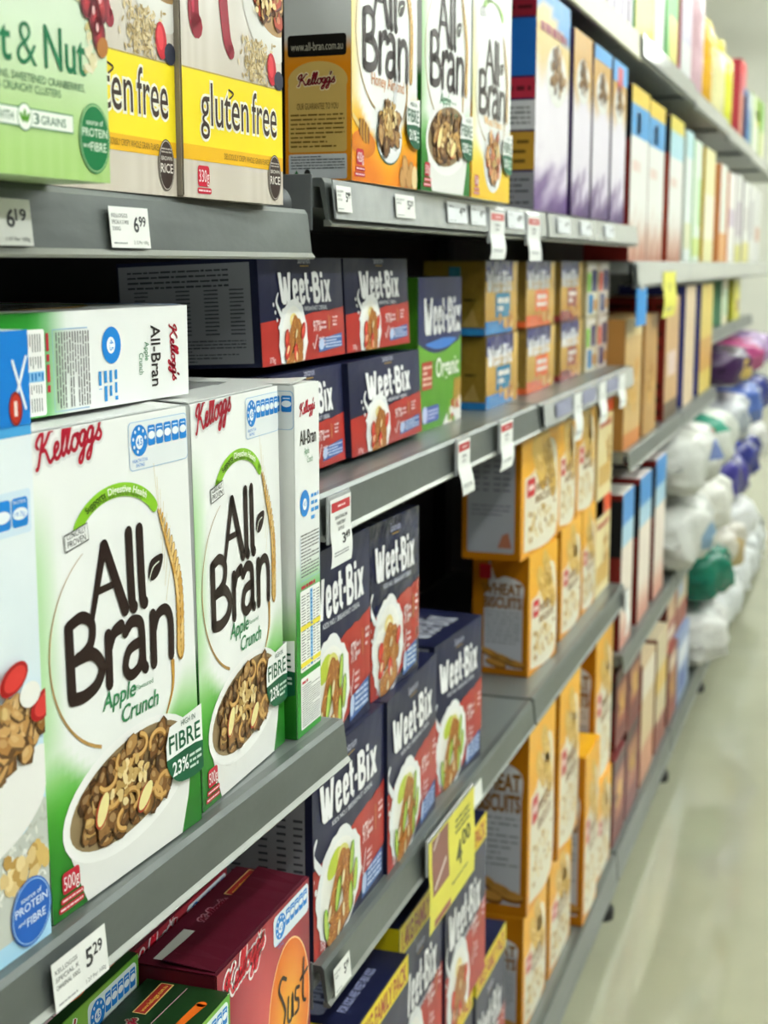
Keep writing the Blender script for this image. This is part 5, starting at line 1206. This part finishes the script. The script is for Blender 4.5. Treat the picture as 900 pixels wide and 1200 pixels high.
row([('red brown carton with cream patches on the base shelf of the fifth bay', 4.29, .20, .23, .12, '8c3c30', '54201c', dict(pic=(.5, .5, .32, .24, 'biscuits'), bands=((.7, .9, 'd8c8b0', .1, .9),))),
     ('blue and white carton on the base shelf of the fifth bay', 4.51, .30, .22, .12, '8a9cc0', '3c4c78', dict(bands=((.5, .8, 'dde2ea', .1, .9), (.1, .4, '4a64a4', .2, .7))))], B_ + .0006)
row([('red and tan carton stacked on the red brown one in the fifth bay', 4.29, .22, .195, .12, '9c4a3c', '5c241c', dict(bands=((.4, .8, 'c8a880', .1, .8), (.1, .25, 'e0d4c4', .2, .9)))),
     ('cream and rust carton stacked on the blue and white one', 4.53, .26, .185, .12, 'c8b898', '8c4434', dict(bands=((.0, .4, '94402e'), (.55, .85, 'a8b4c8', .1, .6))))], B_ + .236, -.535)
# overhead shelf
pw = lambda x, y: mix('d6d0d8', '6a5878', .5 + .5 * math.sin(22 * x + 3 * y))
row([('white and violet striped carton overhead, nearest of four', 2.42, .25, .26, .12, 'dcd8de', '6c5c78', dict(grad_=pw)),
     ('white and violet striped carton overhead, second of four', 2.69, .25, .26, .12, 'dcd8de', '6c5c78', dict(grad_=pw)),
     ('white and violet striped carton overhead, third of four', 2.96, .25, .26, .12, 'dcd8de', '6c5c78', dict(grad_=pw)),
     ('white carton overhead beside the green packs', 3.23, .04, .26, .10, 'c8c4cc', '8c8494', dict())], TS + .0006)
gg = dict(bands=((.0, .38, 'd0c458'), (.45, .9, '8cc890', .15, .85)), side_bands=((0, 1, '2f9a34', 0, 1),))
row([('bright green pack with yellow foot overhead, nearer of two', 3.31, .28, .32, .10, '58b060', '2f9a34', gg),
     ('bright green pack with yellow foot overhead, further of two', 3.80, .22, .32, .16, '4ea83c', '3a9a2c', dict(gg, bands=((.0, .4, 'c8c048', .3, 1),))),
     ('white pack between the green packs overhead', 3.61, .15, .30, .10, 'dfe6e0', 'b8c8bc', {}),
     ('lilac and grey pack overhead in the fifth bay', 4.10, .22, .34, .14, 'b8b0c4', 'c86a80', dict(bands=((.0, .3, 'c8c8c8'),)))], TS + .0006)
# yellow tubs and tall bottles overhead
def tub(label, y, z, r, h, body, cap, band=None, capn='cap', name='tall_bottle', cat='bottle'):
    t = thing(name, label, cat, (-.525 - r, y, z))
    bm = bmesh.new(); prof = [(0, 0), (.92, 0), (1, .03), (1, .74), (.9, .80), (.62, .86), (.60, .88), (0, .88)]
    n = 20; rings = []
    for pr, pz in prof:
        rings.append([bm.verts.new((pr * r * math.cos(2 * math.pi * k / n), pr * r * math.sin(2 * math.pi * k / n), pz * h)) for k in range(n)] if pr else [bm.verts.new((0, 0, pz * h))])
    for i in range(len(prof) - 1):
        A, B = rings[i], rings[i + 1]
        for k in range(n):
            k2 = (k + 1) % n
            f = [A[k % len(A)], A[k2 % len(A)], B[k2 % len(B)], B[k % len(B)]]; u = []
            for v in f:
                if v not in u: u.append(v)
            if len(u) > 2: bm.faces.new(u)
    bmesh.ops.recalc_face_normals(bm, faces=bm.faces)
    me = bpy.data.meshes.new('bottle_body'); bm.to_mesh(me); bm.free()
    ca = me.color_attributes.new('Col', 'FLOAT_COLOR', 'CORNER')
    for p in me.polygons:
        p.use_smooth = True; c = band[2] if band and band[0] * h <= p.center.z <= band[1] * h else body
        for li in p.loop_indices: ca.data[li].color = (*lin(c), 1)
    me.materials.append(FILM); o = link('bottle_body', me, t)
    a = Art(); a.v = []
    for j in range(2):
        for k in range(13):
            q = R(-75 + 12.5 * k); a.v.append(Vector((1.01 * r * math.cos(q), 1.01 * r * math.sin(q), h * (.2 + .42 * j))))
    for k in range(12): a.f.append([k, k + 1, k + 14, k + 13]); a.c.append([lin(band[2] if band else mix(body, 'ffffff', .4))] * 4)
    a.finish('wrap_label', t, FILM)
    bm = bmesh.new(); add_cyl(bm, (0, 0, .865 * h), (0, 0, h), .66 * r, 20, .60 * r)
    me = bpy.data.meshes.new(capn); bm.to_mesh(me); bm.free(); ca = me.color_attributes.new('Col', 'FLOAT_COLOR', 'CORNER')
    for dd in ca.data: dd.color = (*lin(cap), 1)
    me.materials.append(FILM); link(capn, me, t); return t
tub('tall yellow bottle with dark blue cap and pink label, on the overhead shelf', 4.62, TS - .0095, .085, .40, 'd8c84a', '1c2488', (.15, .6, 'd4b4bc'))
tub('tall yellow bottle with orange label beside the blue capped one overhead', 4.88, TS - .0095, .09, .34, 'e0cc48', 'e0c830', (.1, .4, 'dca830'))
tub('pale yellow bottle on the overhead shelf, before the red one', 5.30, TS - .0195, .085, .30, 'dcd690', 'd8cc50', (.1, .6, 'e0dca8'))
tub('tall pale yellow bottle with yellow cap overhead', 5.58, TS - .0195, .085, .32, 'dcd86a', 'd8c83c', (.3, .7, 'd8d84c'))
row([('pack with bright red top and blue side, standing tallest overhead', 5.90, .24, .30, .12, 'd05058', 'b03c48', dict(bands=((.85, 1, 'd82c34'), (.0, .6, 'd88c78'), (.0, .7, '5c7cb4', .6, 1)))),
     ('blue and white pack overhead beside the red topped one', 6.26, .2, .22, .12, '8ca0c8', '5870a8', dict(bands=((.0, .5, '5c8cb8'), (.7, 1, 'c4ccd8')))),
     ('white and pale green pack at the end of the overhead shelf', 6.52, .34, .24, .12, 'e0e4d0', 'a8c870', dict(bands=((.6, 1, 'a8c85c', .4, 1), (.5, .8, 'd8cc58', .6, 1))))], TS - .020)
row([('pale green and yellow pack at the far end overhead', 6.95, .22, .26, .12, 'd8dca0', '98b850', dict(bands=((.5, 1, '8cbc58'),)))], TS - .030)

# ------------------------------------------------------------ bulky plastic bags beyond the cartons
BAGM = {}
def bag(label, x, y, z, lx, ly, lz, col, patches=(), rot=(0, 0, 0), seed=1):
    """filled plastic bag: a pillow with crimped ends and creases"""
    t = thing('plastic_bag', label, 'bag', (x, y, z), tuple(R(q) for q in rot))
    rd = random.Random(seed); bm = bmesh.new(); nu, nv = 28, 20; G = []
    ph = [rd.uniform(0, 6) for _ in range(6)]
    for j in range(nv + 1):
        v = -1 + 2 * j / nv; rowv = []
        for i in range(nu):
            a = 2 * math.pi * i / nu; prof = max(0.02, (1 - abs(v) ** 5)) ** .5
            cx = math.copysign(abs(math.cos(a)) ** .6, math.cos(a)); cz = math.copysign(abs(math.sin(a)) ** .6, math.sin(a))
            wr = 1 + .07 * math.sin(3 * a + ph[0] + 5 * v) + .06 * math.sin(8 * v + ph[1] + 2 * a) + .04 * math.sin(11 * a + ph[2] - 6 * v) + .03 * math.sin(17 * v + ph[4])
            flat = .35 + .65 * prof
            rowv.append(bm.verts.new((lx / 2 * cx * prof * wr, ly / 2 * v * (1 + .02 * math.sin(7 * a + ph[3])), lz / 2 + lz / 2 * cz * prof * .96 * min(wr, 1.03))))
        G.append(rowv)
    for j in range(nv):
        for i in range(nu): bm.faces.new((G[j][i], G[j][(i + 1) % nu], G[j + 1][(i + 1) % nu], G[j + 1][i]))
    bm.faces.new(G[0][::-1]); bm.faces.new(G[nv])
    bmesh.ops.recalc_face_normals(bm, faces=bm.faces)
    me = bpy.data.meshes.new('bag_body'); bm.to_mesh(me); bm.free(); ca = me.color_attributes.new('Col', 'FLOAT_COLOR', 'CORNER')
    for p in me.polygons:
        p.use_smooth = True; c = col; cy, cz = p.center.y / ly, p.center.z / lz
        for (a0, a1, b0, b1, cc) in patches:
            if a0 < cy < a1 and b0 < cz < b1 and p.center.x > 0: c = cc
        for li in p.loop_indices: ca.data[li].color = (*lin(c), 1)
    me.materials.append(FILM); link('bag_body', me, t)
    for sg, nm in ((-1, 'sealed_end'), (1, 'sealed_end')):
        bm = bmesh.new(); N = 12; A = []; B = []
        for k in range(N + 1):
            xx = lx * .32 * (-1 + 2 * k / N); zz_ = lz / 2 + .006 * math.sin(k * 2.2)
            A.append((bm.verts.new((xx, sg * ly * .49, zz_ - .001)), bm.verts.new((xx, sg * ly * .49, zz_ + .001)))); B.append((bm.verts.new((xx * 1.1, sg * ly * .54, zz_ + .004 * math.sin(k) - .001)), bm.verts.new((xx * 1.1, sg * ly * .54, zz_ + .004 * math.sin(k) + .001))))
        for k in range(N):
            for q in (0, 1): bm.faces.new((A[k][q], A[k + 1][q], B[k + 1][q], B[k][q]))
            bm.faces.new((B[k][0], B[k + 1][0], B[k + 1][1], B[k][1]))
        bmesh.ops.recalc_face_normals(bm, faces=bm.faces)
        me = bpy.data.meshes.new(nm); bm.to_mesh(me); bm.free(); ca = me.color_attributes.new('Col', 'FLOAT_COLOR', 'CORNER')
        for dd in ca.data: dd.color = (*lin(mix(col, '000000', .08)), 1)
        me.materials.append(FILM); link(nm, me, t)
    return t
WH = 'c6c8c2'
BG = [  # label, y, z, ly, lz, colour, patches
 ('large white plastic bag nearest the cartons, lowest of its heap', 4.42, .637, .56, .205, WH, ((-.2, .0, .4, .7, '7c9cb8'),)),
 ('large white plastic bag resting on the nearest white one', 4.43, .858, .58, .205, WH, ((-.1, .1, .5, .75, '6a7cb0'), (.2, .3, .3, .5, '3c4c98'))),
 ('white plastic bag lying second along the heap', 4.98, .637, .42, .205, 'dcdcd4', ()),
 ('white bag with teal and red corner on top of the heap', 4.99, .858, .42, .205, 'd4d8d0', ((-.5, -.2, .6, 1, '3c9078'), (-.5, -.38, .4, .7, 'b83c34'))),
 ('dark purple bag with yellow panel on top of the heap', 5.55, 1.085, .46, .155, '3c2448', ((-.2, .3, .2, .6, 'd0b060'),)),
 ('blue violet bag in the middle of the heap', 5.62, .637, .50, .20, '3c3880', ()),
 ('grey white bag above the blue violet one', 5.62, .858, .50, .20, 'b8bcc0', ((-.3, .1, .3, .6, '98a0a8'),)),
 ('navy bag further along the heap', 6.24, .637, .50, .20, '2a3070', ()),
 ('blue bag beside the navy one, upper layer', 6.24, .858, .50, .20, '4a64a8', ((.0, .3, .3, .8, 'c0c4cc'),)),
 ('magenta and lilac bag on the upper layer at the far end', 6.20, 1.085, .50, .155, 'a84878', ((-.1, .4, .2, .9, 'b89cc8'),)),
 ('white bag at the far end of the heap', 6.84, .637, .50, .20, 'ccccc8', ()),
 ('dark blue bag at the far end of the heap, upper layer', 6.84, .858, .50, .20, '343c7c', ()),
 ('lilac bag at the far end, topmost of its stack', 6.84, 1.085, .46, .155, 'a890b8', ()),
 ('teal green bag on the base shelf, upper layer', 5.12, .375, .38, .19, '1c6a54', ((.3, .5, .2, .8, 'c8b888'),)),
 ('white bag beneath the teal one on the base shelf', 5.10, .1506, .42, .21, 'd8d8d4', ()),
 ('white bag standing on the base shelf of the sixth bay', 5.64, .1506, .50, .21, 'd8dcdc', ()),
 ('pale bag with brown patch above it on the base shelf of the sixth bay', 5.64, .375, .50, .19, 'c4c0b4', ((-.3, .0, .2, .8, 'a89468'),)),
 ('white bag on the base shelf of the seventh bay', 6.24, .1506, .50, .21, 'd4d8d8', ()),
 ('white bag stacked upon another in the seventh bay', 6.24, .375, .50, .19, 'dadcdc', ()),
 ('white bag at the end of the base shelf', 6.86, .1506, .48, .21, 'd0d4d4', ()),
]
for i, (lab, y, z, ly, lz, col, pt_) in enumerate(BG):
    bag(lab, -.60, y, z, .34, ly, lz, col, pt_, seed=i + 3)
row([('lime yellow carton on the recessed shelf above the lilac bag', 6.36, .30, .175, .12, 'd4d040', 'a8a828', dict(bands=((.2, .5, '8c6c30', .4, .9),))),
     ('cream and green carton on the recessed shelf above the purple bag', 5.86, .24, .175, .12, 'd8d4b0', '7cb08c', dict(bands=((.2, .8, '7cb898', .4, .8),)))], 1.3006, -.56)
shelf('recessed grey shelf carrying the cream and green carton', 1.30, BAYS[5][0], BAYS[5][1], xf=-.545)
shelf('recessed grey shelf carrying the lime yellow carton', 1.30, BAYS[6][0], BAYS[6][1], xf=-.545)

# ------------------------------------------------------------ groups of repeats
GR = [('small navy wheat', 'small navy wheat biscuit cartons'), ('large navy', 'large navy wheat biscuit cartons'), ('family size', 'family size navy cartons'),
      ('apple bran carton', 'apple bran cartons'), ('gluten free flake', 'gluten free flake cartons'), ('purple and white sultana', 'purple and white sultana cartons'),
      ('gold wheat bite', 'gold wheat bite packs'), ('dark green topped', 'green topped cereal cartons'), ('maroon cereal carton', 'maroon cereal cartons'),
      ('amber', 'amber wheat biscuit cartons'), ('header,', 'red headed cream cartons'), ('tall white carton', 'tall white cartons at eye level'),
      ('sky blue top on the lower', 'white cartons with sky blue tops'), ('dark red pack', 'dark red packs on the base shelf'), ('violet striped', 'violet striped cartons overhead'),
      ('bright green pack', 'green packs overhead'), ('patches,', 'cream packs at the bay end'), ('lilac price ticket', 'lilac tickets under the gold packs'), ('price ticket', 'price tickets on the shelf lips'),
      ('hanging ticket', 'hanging price tickets'), ('bag', 'plastic bags heaped on the shelves'), ('bottle', 'yellow bottles overhead'), ('bran carton', 'bran cartons'), ('back panel of the', 'shelving bays'), ('shelf', 'display shelves')]
for o in COL.objects:
    if o.parent is None and 'label' in o and 'group' not in o:
        for k, gname in GR:
            if k in o['label'] and (gname != 'display shelves' or o['category'] == 'shelf') and (gname != 'plastic bags heaped on the shelves' or o['category'] == 'bag') and not (gname.startswith('amber') and o['category'] != 'cereal box'):
                o['group'] = gname; break

import re
for o in COL.objects:
    if 'label' in o and re.search(r'(second|third|fourth|fifth|sixth|seventh|eighth)( shelving)? bay', o['label']) and len(o['label'].split()) <= 13:
        o['label'] = re.sub(r'((second|third|fourth|fifth|sixth|seventh|eighth)( shelving)? bay)', r'\1 from the camera', o['label'], count=1)
